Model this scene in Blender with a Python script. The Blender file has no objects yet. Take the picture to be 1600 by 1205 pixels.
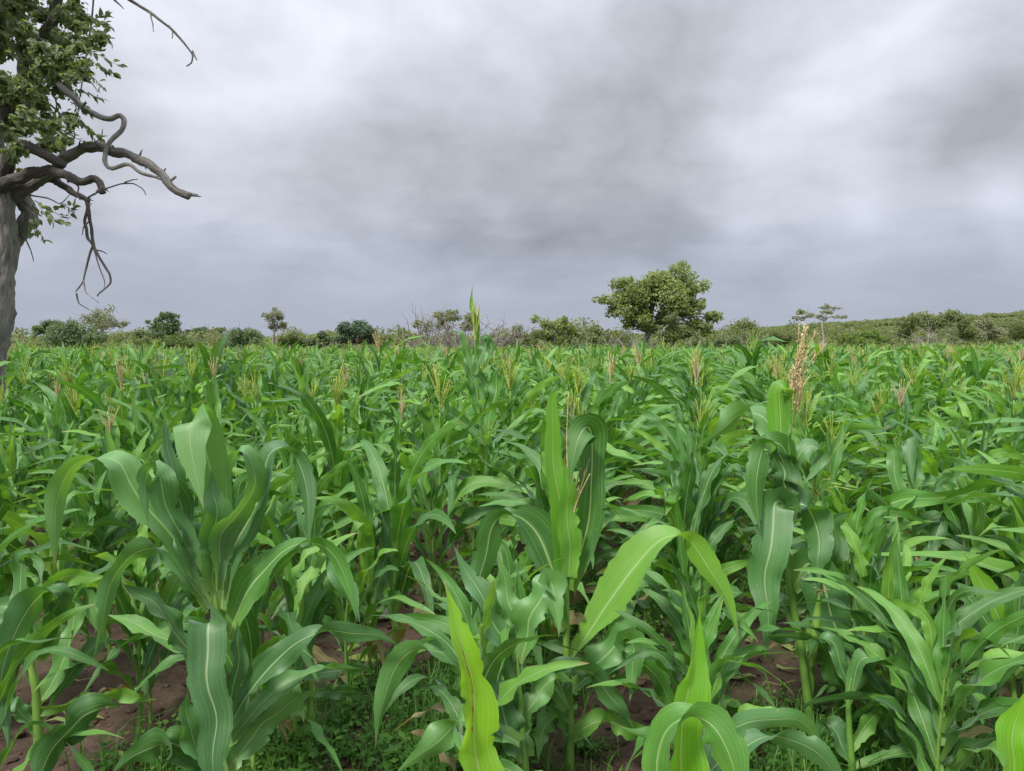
import bpy, math, random
import numpy as np
from mathutils import Vector, noise as mnoise

# ------------------------------------------------------------------ camera
SC = bpy.context.scene
COL = SC.collection
CAM_H, FPX, CX, CY = 1.75, 1160.0, 800.0, 602.5
PITCH = math.atan((602.5 - 535.0) / FPX)
cd = bpy.data.cameras.new("camera")
cam = bpy.data.objects.new("camera", cd)
COL.objects.link(cam)
cam.location = (0, 0, CAM_H)
cam.rotation_euler = (math.pi / 2 - PITCH, 0, 0)
cd.sensor_fit = 'HORIZONTAL'
cd.sensor_width = 36.0
cd.lens = FPX / 1600 * 36.0
cd.clip_start, cd.clip_end = 0.05, 6000
SC.camera = cam
CF = np.array([0, math.cos(PITCH), -math.sin(PITCH)])
CU = np.array([0, math.sin(PITCH), math.cos(PITCH)])
CR = np.array([1.0, 0, 0])
CO = np.array([0, 0, CAM_H])


def ray(px, py):
    return CF + (px - CX) / FPX * CR + (CY - py) / FPX * CU


def at(px, py, d):                     # point of the place seen at a pixel, d metres ahead
    return CO + d * ray(px, py)


def on_ground(px, d):                  # ground point d metres ahead, in the bearing of a pixel column
    x = (px - CX) / FPX * d
    return np.array([x, d, 0.0])


# ------------------------------------------------------------------ light
EXPOSURE = 1.22
SUN_EL, SUN_AZ = math.radians(52), math.radians(215)       # azimuth clockwise from +Y: behind the camera, to the left
W = bpy.data.worlds.new("World")
SC.world = W
W.use_nodes = True
NT = W.node_tree
NT.nodes.clear()


class NB:                               # small helper for node graphs
    def __init__(s, tree):
        s.t = tree

    def n(s, typ, **kw):
        nd = s.t.nodes.new(typ)
        for k, v in kw.items():
            setattr(nd, k, v)
        return nd

    def put(s, sock, v):
        if isinstance(v, bpy.types.NodeSocket):
            s.t.links.new(v, sock)
        elif v is not None:
            sock.default_value = v

    def m(s, op, a, b=None, c=None, clamp=False):
        nd = s.n('ShaderNodeMath', operation=op, use_clamp=clamp)
        for i, v in enumerate((a, b, c)):
            if v is not None:
                s.put(nd.inputs[i], v)
        return nd.outputs[0]

    def v(s, op, a, b=None, scale=None):
        nd = s.n('ShaderNodeVectorMath', operation=op)
        s.put(nd.inputs[0], a)
        if b is not None:
            s.put(nd.inputs[1], b)
        if scale is not None:
            s.put(nd.inputs['Scale'], scale)
        return nd.outputs['Value'] if op in ('DOT_PRODUCT', 'LENGTH') else nd.outputs[0]

    def noise(s, vec, scale, detail=4, rough=.5, out='Fac', dist=0.0):
        nd = s.n('ShaderNodeTexNoise')
        if vec is not None:
            s.put(nd.inputs['Vector'], vec)
        nd.inputs['Scale'].default_value = scale
        nd.inputs['Detail'].default_value = detail
        nd.inputs['Roughness'].default_value = rough
        nd.inputs['Distortion'].default_value = dist
        return nd.outputs[out]

    def ramp(s, fac, stops):
        nd = s.n('ShaderNodeValToRGB')
        s.put(nd.inputs[0], fac)
        el = nd.color_ramp.elements
        while len(el) < len(stops):
            el.new(0.5)
        for e, (p, c) in zip(el, stops):
            e.position = p
            e.color = (*c, 1)
        return nd.outputs[0]

    def mix(s, fac, a, b, blend='MIX'):
        nd = s.n('ShaderNodeMix', data_type='RGBA', blend_type=blend)
        s.put(nd.inputs[0], fac)
        for sock, v in ((nd.inputs[6], a), (nd.inputs[7], b)):
            s.put(sock, (*v, 1) if isinstance(v, tuple) and len(v) == 3 else v)
        return nd.outputs[2]

    def rng(s, v, a, b, c=0.0, d=1.0, smooth=True):
        nd = s.n('ShaderNodeMapRange')
        nd.interpolation_type = 'SMOOTHSTEP' if smooth else 'LINEAR'
        s.put(nd.inputs[0], v)
        for i, x in enumerate((a, b, c, d)):
            nd.inputs[i + 1].default_value = x
        return nd.outputs[0]


b = NB(NT)
tc = b.n('ShaderNodeTexCoord')
dirv = b.v('NORMALIZE', tc.outputs['Generated'])
w1 = b.noise(dirv, 2.4, 3, .5, 'Color')
w1 = b.v('SCALE', b.v('SUBTRACT', w1, (.5, .5, .5)), scale=.30)
wd = b.v('ADD', dirv, b.v('SCALE', w1, scale=.25))
sep = b.n('ShaderNodeSeparateXYZ')
b.put(sep.inputs[0], wd)
sep0 = b.n('ShaderNodeSeparateXYZ')
b.put(sep0.inputs[0], dirv)
zc = b.m('MAXIMUM', sep.outputs[2], 0.0)
z0 = b.m('MAXIMUM', sep0.outputs[2], 0.0)
inv = b.m('DIVIDE', 1.0, b.m('ADD', zc, 0.16))
pl = b.n('ShaderNodeCombineXYZ')
b.put(pl.inputs[0], b.m('MULTIPLY', sep.outputs[0], inv))
b.put(pl.inputs[1], b.m('MULTIPLY', sep.outputs[1], inv))
pl.inputs[2].default_value = 3.7
n1 = b.noise(pl.outputs[0], 0.75, 6, .48)
n2 = b.noise(pl.outputs[0], 1.9, 9, .54)
n3 = b.rng(b.noise(b.v('ADD', pl.outputs[0], (7.3, 2.1, 5.0)), 1.25, 10, .56), .40, .62, -.5, .5)
# big masses of cloud: (pixel bearing of the mass, angular size in degrees, brightness)
LOBES = [((330, 130), 9, .26), ((60, 30), 9, .10), ((520, 20), 7, .16), ((760, 110), 6, .05), ((560, 230), 5, -.07), ((700, 270), 6, -.11),
         ((880, 250), 7, -.14), ((1010, 130), 7, -.12), ((1120, 40), 7, -.06), ((860, 370), 5, -.13), ((1030, 350), 6, -.10),
         ((1250, 230), 6, .20), ((1330, 120), 6, .20), ((1450, 50), 6, .24), ((1570, 20), 6, .24), ((1545, 180), 5, -.22), ((1600, 120), 4, -.14),
         ((1320, 290), 4, .20), ((1390, 355), 2.6, .36), ((1560, 345), 2.2, .42), ((1200, 265), 3, .16), ((1200, 380), 4, -.06), ((450, 330), 5, .10), ((330, 290), 5, .14),
         ((150, 380), 5, .04), ((640, 400), 5, -.06)]
tot = None
for (q, deg, g) in LOBES:
    c = ray(*q)
    c = c / np.linalg.norm(c)
    k = 1.0 / (1 - math.cos(math.radians(deg)))
    dt = b.v('DOT_PRODUCT', b.v('NORMALIZE', b.v('ADD', dirv, b.v('SCALE', w1, scale=.75))), tuple(c))
    e = b.m('MULTIPLY', b.m('EXPONENT', b.m('MULTIPLY', b.m('SUBTRACT', dt, 1.0), k)), g * .8)
    tot = e if tot is None else b.m('ADD', tot, e)
grad = b.m('ADD', b.m('MULTIPLY_ADD', z0, .17, .184), b.m('MULTIPLY', b.m('POWER', z0, 3.0), .85))
fade = b.rng(z0, .02, .16)
n4 = b.noise(b.v('MULTIPLY', b.v('ADD', dirv, b.v('SCALE', w1, scale=.2)), (1.0, 1.0, 1.7)), 4.2, 9, .56)
n5 = b.noise(b.v('MULTIPLY', b.v('ADD', dirv, b.v('SCALE', w1, scale=.45)), (1.0, 1.0, 1.5)), 5.2, 7, .5)
bil = b.m('MULTIPLY_ADD', b.rng(b.m('ABSOLUTE', b.m('SUBTRACT', n5, .5)), .0, .16, 0, 1, False), .17, -.075)      # billows: soft tops, sharper seams
var = b.m('ADD', b.m('ADD', bil, b.m('MULTIPLY_ADD', n4, .62, -.31)), b.m('ADD', b.m('ADD', b.m('MULTIPLY', b.m('SUBTRACT', n1, .5), .40), b.m('MULTIPLY', b.m('SUBTRACT', n2, .5), .40)), b.m('MULTIPLY', n3, .10)))
val = b.m('MULTIPLY', grad, b.m('ADD', 1.06, b.m('MULTIPLY', b.m('ADD', var, tot), b.m('ADD', .25, b.m('MULTIPLY', fade, .75)))))
bluish = b.m('MULTIPLY', b.rng(b.m('ADD', z0, b.m('MULTIPLY', b.m('SUBTRACT', n2, .5), .08)), .02, .21, 1, 0), 1.0)
tint = b.mix(bluish, (.95, .982, 1.095), (.81, .95, 1.29))
tint = b.mix(b.rng(val, .62, .38, 0, .5), tint, (.94, .98, 1.09))
cl = b.n('ShaderNodeVectorMath', operation='SCALE')
b.put(cl.inputs[0], tint)
b.put(cl.inputs['Scale'], b.m('MULTIPLY', val, 10.0))
sky = b.n('ShaderNodeTexSky', sky_type='NISHITA')
sky.sun_disc = False
sky.sun_elevation = SUN_EL
sky.sun_rotation = SUN_AZ
sky.altitude = 300
skyc = b.mix(.965, sky.outputs[0], cl.outputs[0])
bg = b.n('ShaderNodeBackground')
bg.inputs['Strength'].default_value = 0.1
b.put(bg.inputs['Color'], skyc)
out = b.n('ShaderNodeOutputWorld')
NT.links.new(bg.outputs[0], out.inputs[0])

sl = bpy.data.lights.new("sun", 'SUN')
sl.energy = 2.0
sl.angle = math.radians(10)
sl.color = (1.0, .95, .86)
sun = bpy.data.objects.new("sun", sl)
COL.objects.link(sun)
sd = Vector((math.sin(SUN_AZ) * math.cos(SUN_EL), math.cos(SUN_AZ) * math.cos(SUN_EL), math.sin(SUN_EL)))
sun.rotation_euler = sd.to_track_quat('Z', 'Y').to_euler()
sun.location = sd * 50
SC.view_settings.view_transform = 'Standard'
SC.view_settings.look = 'None'
SC.view_settings.gamma = 1
SC.view_settings.use_curve_mapping = False
SC.view_settings.exposure = EXPOSURE
SC.render.engine = 'CYCLES'
SC.cycles.max_bounces = 8
SC.cycles.transmission_bounces = 6

# ------------------------------------------------------------------ materials


def new_mat(name):
    m = bpy.data.materials.new(name)
    m.use_nodes = True
    t = m.node_tree
    t.nodes.clear()
    nb = NB(t)
    o = nb.n('ShaderNodeOutputMaterial')
    return m, nb, o


def tint_value(nb):                      # one random number per object plus one per joined piece
    oi = nb.n('ShaderNodeObjectInfo')
    a = nb.n('ShaderNodeAttribute', attribute_name='tint')
    return nb.m('FRACT', nb.m('ADD', oi.outputs['Random'], a.outputs['Fac']))


def leaf_material(name, dark, mid, light, young=0.0, rough=.42, trans=.36, spec=.55):
    m, nb, o = new_mat(name)
    uv = nb.n('ShaderNodeUVMap')
    uv.uv_map = 'UVMap'
    s = nb.n('ShaderNodeSeparateXYZ')
    nb.put(s.inputs[0], uv.outputs[0])
    u, vv = s.outputs[0], s.outputs[1]
    rnd = tint_value(nb)
    geo = nb.n('ShaderNodeNewGeometry')
    big = nb.noise(geo.outputs['Position'], 9.0, 4, .6)
    col = nb.ramp(nb.m('ADD', nb.m('MULTIPLY', rnd, .75), nb.m('MULTIPLY', big, .3)), [(.12, dark), (.52, mid), (.90, light), (1.0, tuple(c * 1.35 for c in light))])
    # fine parallel veins
    cw = nb.n('ShaderNodeCombineXYZ')
    nb.put(cw.inputs[0], nb.m('MULTIPLY', u, 34.0))
    nb.put(cw.inputs[1], nb.m('MULTIPLY', vv, 1.2))
    nb.put(cw.inputs[2], nb.m('MULTIPLY', rnd, 57.0))
    vein = nb.noise(cw.outputs[0], 1.0, 3, .6)
    col = nb.mix(nb.rng(vein, .35, .7, 0, .24), col, tuple(min(1, c * 1.55 + .012) for c in light))
    # blemishes and dry tips
    spk = nb.noise(geo.outputs['Position'], 120.0, 2, .5)
    col = nb.mix(nb.rng(spk, .70, .76, 0, .5), col, (.30, .33, .16))
    tip = nb.m('MULTIPLY', nb.rng(nb.m('ADD', vv, nb.m('MULTIPLY', nb.m('SUBTRACT', big, .5), .2)), .93, 1.02), nb.rng(rnd, .5, .7))
    col = nb.mix(tip, col, (.27, .20, .08))
    base = nb.rng(vv, .16, .0, 0, .55)
    col = nb.mix(base, col, (.20, .33, .07))
    # midrib
    du = nb.m('ABSOLUTE', nb.m('SUBTRACT', u, .5))
    wd = nb.m('MULTIPLY_ADD', nb.m('SUBTRACT', 1.0, vv), .018, .006)
    rib = nb.m('LESS_THAN', du, wd)
    soft = nb.m('MULTIPLY', nb.m('SUBTRACT', 1.0, nb.m('DIVIDE', du, nb.m('MULTIPLY', wd, 2.2)), clamp=True), 1.0, clamp=True)
    col = nb.mix(nb.m('MULTIPLY', soft, .85), col, (.34, .46, .22))
    bs = nb.n('ShaderNodeBsdfPrincipled')
    nb.put(bs.inputs['Base Color'], col)
    nb.put(bs.inputs['Roughness'], nb.m('ADD', rough, nb.m('MULTIPLY', big, .16)))
    bs.inputs['Specular IOR Level'].default_value = spec
    bs.inputs['Sheen Weight'].default_value = .16
    bs.inputs['Sheen Roughness'].default_value = .45
    bs.inputs['Sheen Tint'].default_value = (.80, .92, 1.0, 1)
    bmp = nb.n('ShaderNodeBump')
    bmp.inputs['Strength'].default_value = .42
    bmp.inputs['Distance'].default_value = .0025
    nb.put(bmp.inputs['Height'], nb.m('ADD', nb.m('MULTIPLY', vein, .7), nb.m('MULTIPLY', soft, -1.2)))
    nb.put(bs.inputs['Normal'], bmp.outputs[0])
    tr = nb.n('ShaderNodeBsdfTranslucent')
    tcol = nb.mix(1.0, col, (2.3, 2.0, .75), 'MULTIPLY')
    nb.put(tr.inputs['Color'], tcol)
    mx = nb.n('ShaderNodeMixShader')
    mx.inputs[0].default_value = trans
    nb.t.links.new(bs.outputs[0], mx.inputs[1])
    nb.t.links.new(tr.outputs[0], mx.inputs[2])
    nb.t.links.new(mx.outputs[0], o.inputs[0])
    return m


def plain_material(name, stops, scale=20, rough=.8, bump=0.0, trans=0.0, stretch=(1, 1, 1), spec=.3, use_tint=.5, coords='Object'):
    m, nb, o = new_mat(name)
    tcx = nb.n('ShaderNodeTexCoord')
    mp = nb.n('ShaderNodeMapping')
    mp.inputs['Scale'].default_value = stretch
    nb.put(mp.inputs[0], tcx.outputs[coords])
    nz = nb.noise(mp.outputs[0], scale, 6, .62)
    rnd = tint_value(nb)
    f = nb.m('ADD', nb.m('MULTIPLY', nz, 1 - use_tint * .6), nb.m('MULTIPLY', nb.m('SUBTRACT', rnd, .3), use_tint * .6))
    n_ = len(stops)
    col = nb.ramp(f, [(.28 + .44 * i / max(1, n_ - 1), c) for i, c in enumerate(stops)])
    bs = nb.n('ShaderNodeBsdfPrincipled')
    nb.put(bs.inputs['Base Color'], col)
    bs.inputs['Roughness'].default_value = rough
    bs.inputs['Specular IOR Level'].default_value = spec
    if bump:
        bm = nb.n('ShaderNodeBump')
        bm.inputs['Strength'].default_value = .8
        bm.inputs['Distance'].default_value = bump
        nb.put(bm.inputs['Height'], nz)
        nb.put(bs.inputs['Normal'], bm.outputs[0])
    if trans:
        tr = nb.n('ShaderNodeBsdfTranslucent')
        nb.put(tr.inputs['Color'], nb.mix(1.0, col, (1.8, 1.8, .8), 'MULTIPLY'))
        mx = nb.n('ShaderNodeMixShader')
        mx.inputs[0].default_value = trans
        nb.t.links.new(bs.outputs[0], mx.inputs[1])
        nb.t.links.new(tr.outputs[0], mx.inputs[2])
        nb.t.links.new(mx.outputs[0], o.inputs[0])
    else:
        nb.t.links.new(bs.outputs[0], o.inputs[0])
    return m


M_LEAF = leaf_material('maize_leaf', (.016, .078, .011), (.046, .170, .019), (.125, .285, .028), rough=.50, spec=.65, trans=.28)
M_BLUEGREEN = leaf_material('blue_green_maize_leaf', (.026, .098, .022), (.056, .172, .038), (.095, .240, .048), rough=.46, spec=.9, trans=.30)
M_LIT_LEAF = leaf_material('lit_maize_leaf', (.075, .22, .022), (.10, .27, .026), (.14, .32, .03), rough=.45, trans=.42)  # brighter leaf green: light on the upright blades is put into the colour


def bitten(m):                           # brown insect scars along the midrib
    nb = NB(m.node_tree)
    bs = next(n for n in m.node_tree.nodes if n.type == 'BSDF_PRINCIPLED')
    old = bs.inputs['Base Color'].links[0].from_socket
    uv = nb.n('ShaderNodeUVMap')
    s_ = nb.n('ShaderNodeSeparateXYZ')
    nb.put(s_.inputs[0], uv.outputs[0])
    cw = nb.n('ShaderNodeCombineXYZ')
    nb.put(cw.inputs[0], nb.m('MULTIPLY', s_.outputs[0], 9.0))
    nb.put(cw.inputs[1], nb.m('MULTIPLY', s_.outputs[1], 16.0))
    nz = nb.noise(cw.outputs[0], 1.2, 5, .7)
    near_ = nb.m('MULTIPLY', nb.rng(nb.m('ABSOLUTE', nb.m('SUBTRACT', s_.outputs[0], .56)), .13, .02), nb.m('MULTIPLY', nb.rng(s_.outputs[1], .30, .42), nb.rng(s_.outputs[1], .86, .74)))
    k = nb.rng(nb.m('MULTIPLY', near_, nz), .47, .56)
    new = nb.mix(k, old, (.20, .09, .03))
    nb.put(bs.inputs['Base Color'], new)
    tr = next(n for n in m.node_tree.nodes if n.type == 'BSDF_TRANSLUCENT')
    nb.put(tr.inputs['Color'], nb.mix(1.0, new, (2.3, 2.0, .75), 'MULTIPLY'))
    return m


M_YOUNG = leaf_material('young_maize_leaf', (.10, .29, .018), (.13, .34, .020), (.18, .39, .024), rough=.5, trans=.5)
M_BITTEN = bitten(leaf_material('bitten_maize_leaf', (.11, .29, .018), (.14, .33, .020), (.18, .37, .024), rough=.5, trans=.5))
M_DRYLEAF = leaf_material('withered_maize_leaf', (.12, .10, .04), (.18, .145, .06), (.23, .20, .09), rough=.7, trans=.25, spec=.3)
M_STALK = plain_material('maize_stalk', [(.10, .22, .035), (.17, .30, .05), (.26, .36, .09)], 14, .5, .001, stretch=(1, 1, .25), spec=.5)
M_TASSEL = plain_material('green_tassel', [(.28, .38, .07), (.42, .50, .12), (.56, .58, .20)], 60, .8, trans=.25)
M_DRY = plain_material('dry_tassel', [(.38, .30, .15), (.56, .46, .26), (.72, .62, .40)], 90, .85, trans=.15)
M_BARK = plain_material('grey_bark', [(.10, .09, .083), (.27, .25, .23), (.50, .47, .44)], 30, .9, .06, stretch=(1, .16, 1), coords='UV')
M_DEAD = plain_material('bleached_wood', [(.18, .16, .15), (.32, .285, .265), (.46, .42, .39)], 7, .9, .01)
M_BROWNBARK = plain_material('brown_bark', [(.05, .04, .03), (.10, .08, .062), (.17, .14, .11)], 6, .9)


def foliage(name, d, m_, l, rough=.55):
    return plain_material(name, [d, m_, l], .9, rough, trans=.40, spec=.4, use_tint=1.0)


F_TREE = foliage('foliage_left_tree', (.12, .16, .08), (.20, .25, .125), (.30, .355, .185))
F_BIG = foliage('foliage_round_tree', (.165, .21, .072), (.25, .305, .105), (.35, .405, .15))
F_DARK = foliage('foliage_dark', (.07, .115, .055), (.12, .175, .08), (.18, .235, .11))
F_OLIVE = foliage('foliage_olive', (.11, .14, .050), (.165, .20, .07), (.235, .265, .105))
F_LIGHT = foliage('foliage_light', (.085, .14, .03), (.13, .20, .042), (.19, .26, .06))
F_GREY = foliage('foliage_grey', (.14, .16, .10), (.22, .24, .15), (.31, .33, .21))
F_BLUE = foliage('foliage_bluish', (.055, .095, .058), (.09, .14, .078), (.14, .195, .11))
M_GRASS = plain_material('weed_grass', [(.05, .14, .02), (.095, .22, .03), (.17, .30, .05)], 8, .6, trans=.3, use_tint=1.0)
M_ROCK = plain_material('pale_stone', [(.16, .13, .115), (.28, .235, .21), (.40, .35, .32)], 11, .9, .01)
M_CLOD = plain_material('soil_clod', [(.045, .029, .020), (.080, .050, .034), (.13, .084, .058)], 12, .95, .004, use_tint=.8)


def soil_material():
    m, nb, o = new_mat('red_brown_soil')
    g = nb.n('ShaderNodeNewGeometry')
    P = g.outputs['Position']
    a = nb.noise(P, 1.3, 6, .6)
    c = nb.noise(P, 14, 8, .65)
    f = nb.noise(P, 70, 4, .6)
    col = nb.ramp(nb.m('ADD', nb.m('MULTIPLY', c, .6), nb.m('MULTIPLY', f, .4)), [(.3, (.036, .024, .017)), (.5, (.068, .045, .032)), (.72, (.12, .084, .060))])
    grass = nb.rng(a, .50, .62, 0, .45)
    col = nb.mix(grass, col, (.060, .085, .028))
    sp = nb.n('ShaderNodeSeparateXYZ')
    nb.put(sp.inputs[0], P)
    far = nb.rng(sp.outputs[1], 48, 75)
    nfar = nb.noise(P, .35, 6, .6)
    col = nb.mix(far, col, nb.ramp(nfar, [(.3, (.055, .075, .028)), (.7, (.12, .13, .05))]))
    bs = nb.n('ShaderNodeBsdfPrincipled')
    nb.put(bs.inputs['Base Color'], col)
    bs.inputs['Roughness'].default_value = .95
    bs.inputs['Specular IOR Level'].default_value = .2
    bm = nb.n('ShaderNodeBump')
    bm.inputs['Strength'].default_value = .9
    bm.inputs['Distance'].default_value = .02
    nb.put(bm.inputs['Height'], nb.m('ADD', c, nb.m('MULTIPLY', f, .4)))
    nb.put(bs.inputs['Normal'], bm.outputs[0])
    nb.t.links.new(bs.outputs[0], o.inputs[0])
    return m


M_SOIL = soil_material()

# ------------------------------------------------------------------ mesh helpers


def build_mesh(name, V, Q=None, T=None, UV=None, mats=(), qmat=None, tmat=None, tint=None, smooth=True):
    """One mesh from arrays: V (n,3), quads Q, triangles T, per-vertex UV and tint."""
    V = np.asarray(V, dtype=np.float32)
    Q = np.zeros((0, 4), np.int32) if Q is None or len(Q) == 0 else np.asarray(Q, np.int32)
    T = np.zeros((0, 3), np.int32) if T is None or len(T) == 0 else np.asarray(T, np.int32)
    me = bpy.data.meshes.new(name)
    me.vertices.add(len(V))
    me.vertices.foreach_set('co', V.ravel())
    li = np.concatenate([Q.ravel(), T.ravel()]).astype(np.int32)
    me.loops.add(len(li))
    me.loops.foreach_set('vertex_index', li)
    np_ = len(Q) + len(T)
    me.polygons.add(np_)
    st = np.concatenate([np.arange(len(Q)) * 4, len(Q) * 4 + np.arange(len(T)) * 3]).astype(np.int32)
    me.polygons.foreach_set('loop_start', st)
    me.polygons.foreach_set('use_smooth', np.full(np_, smooth))
    for m in mats:
        me.materials.append(m)
    if qmat is not None or tmat is not None:
        a = np.zeros(len(Q), np.int32) if qmat is None else np.asarray(qmat, np.int32)
        c = np.zeros(len(T), np.int32) if tmat is None else np.asarray(tmat, np.int32)
        me.polygons.foreach_set('material_index', np.concatenate([a, c]).astype(np.int32))
    if UV is not None:
        uvl = me.uv_layers.new(name='UVMap')
        uvl.data.foreach_set('uv', np.asarray(UV, np.float32)[li].ravel())
    if tint is not None:
        at_ = me.attributes.new('tint', 'FLOAT', 'POINT')
        at_.data.foreach_set('value', np.asarray(tint, np.float32))
    me.update(calc_edges=True)
    me.validate()
    return me


def link(name, me, parent=None, loc=None):
    o = bpy.data.objects.new(name, me)
    COL.objects.link(o)
    if parent is not None:
        o.parent = parent
    if loc is not None:
        o.location = loc
    return o


def tag(o, label=None, cat=None, group=None, kind=None):
    for k, v in (('label', label), ('category', cat), ('group', group), ('kind', kind)):
        if v:
            o[k] = v
    return o


class Soup:
    """Collects pieces of one mesh."""
    def __init__(s):
        s.V, s.Q, s.T, s.U, s.qm, s.tm, s.ti, s.n = [], [], [], [], [], [], [], 0

    def add(s, V, Q=None, T=None, UV=None, mat=0, tint=0.0):
        V = np.asarray(V, float)
        s.V.append(V)
        s.U.append(np.zeros((len(V), 2)) if UV is None else UV)
        s.ti.append(np.full(len(V), tint) if np.isscalar(tint) else tint)
        if Q is not None and len(Q):
            s.Q.append(np.asarray(Q) + s.n)
            s.qm.append(np.full(len(Q), mat) if np.isscalar(mat) else mat)
        if T is not None and len(T):
            s.T.append(np.asarray(T) + s.n)
            s.tm.append(np.full(len(T), mat))
        s.n += len(V)

    def mesh(s, name, mats, smooth=True):
        cat = lambda L, w: np.concatenate(L) if L else np.zeros((0, w), int)
        return build_mesh(name, np.concatenate(s.V), cat(s.Q, 4), cat(s.T, 3), np.concatenate(s.U), mats,
                          np.concatenate(s.qm) if s.qm else None, np.concatenate(s.tm) if s.tm else None, np.concatenate(s.ti), smooth)


def catmull(P, n, closed=False):
    """n samples along a smooth curve through the rows of P (any width)."""
    P = np.asarray(P, float)
    if len(P) == 2:
        t = np.linspace(0, 1, n)[:, None]
        return P[0] * (1 - t) + P[1] * t
    E = np.vstack([2 * P[0] - P[1], P, 2 * P[-1] - P[-2]])
    L = np.concatenate([[0], np.cumsum(np.linalg.norm(np.diff(P[:, :3], axis=0), axis=1) + 1e-9)])
    t = np.linspace(0, L[-1], n)
    i = np.clip(np.searchsorted(L, t, side='right') - 1, 0, len(P) - 2)
    f = ((t - L[i]) / (L[i + 1] - L[i]))[:, None]
    p0, p1, p2, p3 = E[i], E[i + 1], E[i + 2], E[i + 3]
    return .5 * ((2 * p1) + (-p0 + p2) * f + (2 * p0 - 5 * p1 + 4 * p2 - p3) * f ** 2 + (-p0 + 3 * p1 - 3 * p2 + p3) * f ** 3)


def unit(a):
    return a / (np.linalg.norm(a, axis=-1, keepdims=True) + 1e-12)


def tube(P, R, sides=8, cap=True):
    P = np.asarray(P, float)
    R = np.full(len(P), R) if np.isscalar(R) else np.asarray(R, float)
    T = unit(np.gradient(P, axis=0))
    up = np.array([0, 0, 1.0]) if abs(T[0][2]) < .9 else np.array([1.0, 0, 0])
    X = unit(np.cross(T[0], up))
    V = []
    a = np.arange(sides) / sides * 2 * math.pi
    for i in range(len(P)):
        X = unit(X - T[i] * np.dot(X, T[i]))
        Y = np.cross(T[i], X)
        V.append(P[i] + R[i] * (np.cos(a)[:, None] * X + np.sin(a)[:, None] * Y))
    V = np.concatenate(V)
    Q = []
    for i in range(len(P) - 1):
        for j in range(sides):
            k = (j + 1) % sides
            Q.append((i * sides + j, i * sides + k, (i + 1) * sides + k, (i + 1) * sides + j))
    Tt = []
    if cap:
        n = len(V)
        V = np.vstack([V, P[-1] + T[-1] * R[-1] * .4])
        Tt = [((len(P) - 1) * sides + j, (len(P) - 1) * sides + (j + 1) % sides, n) for j in range(sides)]
    return V, Q, Tt


def blade(P, L, Wd, cols=6, fold=None, wave=0.0, freq=4.0, ph=(0, 1.7), N=None, ragged=None):
    """Leaf blade: spine P, sideways unit vectors L, full width Wd; folded along the midrib with wavy margins."""
    n = len(P)
    T = unit(np.gradient(P, axis=0))
    L = unit(L - T * np.sum(L * T, axis=1)[:, None])
    N = np.cross(T, L) if N is None else N
    s = np.linspace(0, 1, n)
    if fold is None:
        fold = .75 * np.exp(-s * 7) + .16
    u = np.linspace(-1, 1, cols + 1)
    U, S = np.meshgrid(u, s)
    h = Wd[:, None] * .5
    lift = np.abs(U) ** 1.25 * h * np.sin(fold)[:, None]
    flat = U * h * np.cos(fold * .8)[:, None]
    env = np.sin(np.clip(S * 1.08, 0, 1) * math.pi) ** .6
    wv = wave * h * U ** 2 * env * np.where(U < 0, np.sin(2 * math.pi * freq * S + ph[0]), np.sin(2 * math.pi * freq * 1.13 * S + ph[1]))
    if ragged is not None:
        g_ = np.random.RandomState(ragged)
        edge = 1 + .035 * g_.normal(size=(n, 2))
        for _ in range(g_.randint(2, 6)):
            edge[g_.randint(3, n - 2), g_.randint(0, 2)] *= g_.uniform(.55, .85)
        far = np.where(U < 0, edge[:, :1], edge[:, 1:])
        flat = flat * np.where(np.abs(U) > .95, far, 1)
    V = P[:, None, :] + L[:, None, :] * flat[..., None] + N[:, None, :] * (lift + wv)[..., None]
    V = V.reshape(-1, 3)
    UV = np.stack([(U * .5 + .5).ravel(), S.ravel()], axis=1)
    k = cols + 1
    Q = [(i * k + j, i * k + j + 1, (i + 1) * k + j + 1, (i + 1) * k + j) for i in range(n - 1) for j in range(cols)]
    return V, np.array(Q), UV


# ------------------------------------------------------------------ ground
def hill(x, y):
    s = np.clip((y - 110) / 360, 0, 1)
    s = s * s * (3 - 2 * s)
    r = np.interp(x, [-700, -100, 60, 128, 200, 310, 450, 700, 1500], [1, 1, 2.5, 5.5, 11, 18, 23, 28, 30])
    return r * s


def soft_noise(x, y, f, seed):
    r = np.random.RandomState(seed)
    z = 0
    for k in range(7):
        a, p = r.uniform(0, 6.28), r.uniform(0, 6.28)
        fr = f * r.uniform(.6, 1.7)
        z = z + np.sin((x * math.cos(a) + y * math.sin(a)) * fr + p)
    return z / 7


def ground_height(x, y):
    near = np.clip(1 - (y - 8) / 8, 0, 1) * np.clip(1 - (np.abs(x) - 6) / 6, 0, 1)
    z = near * (.028 * soft_noise(x, y, 9, 1) + .018 * soft_noise(x, y, 24, 2) + .012 * soft_noise(x, y, 55, 3)) - .015
    return z + hill(x, y)


def axis_coords(fine, step, far, grow):
    c = [0.0]
    s = step
    while c[-1] < far:
        if c[-1] > fine:
            s *= grow
        c.append(c[-1] + s)
    return np.array(c)


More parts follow.
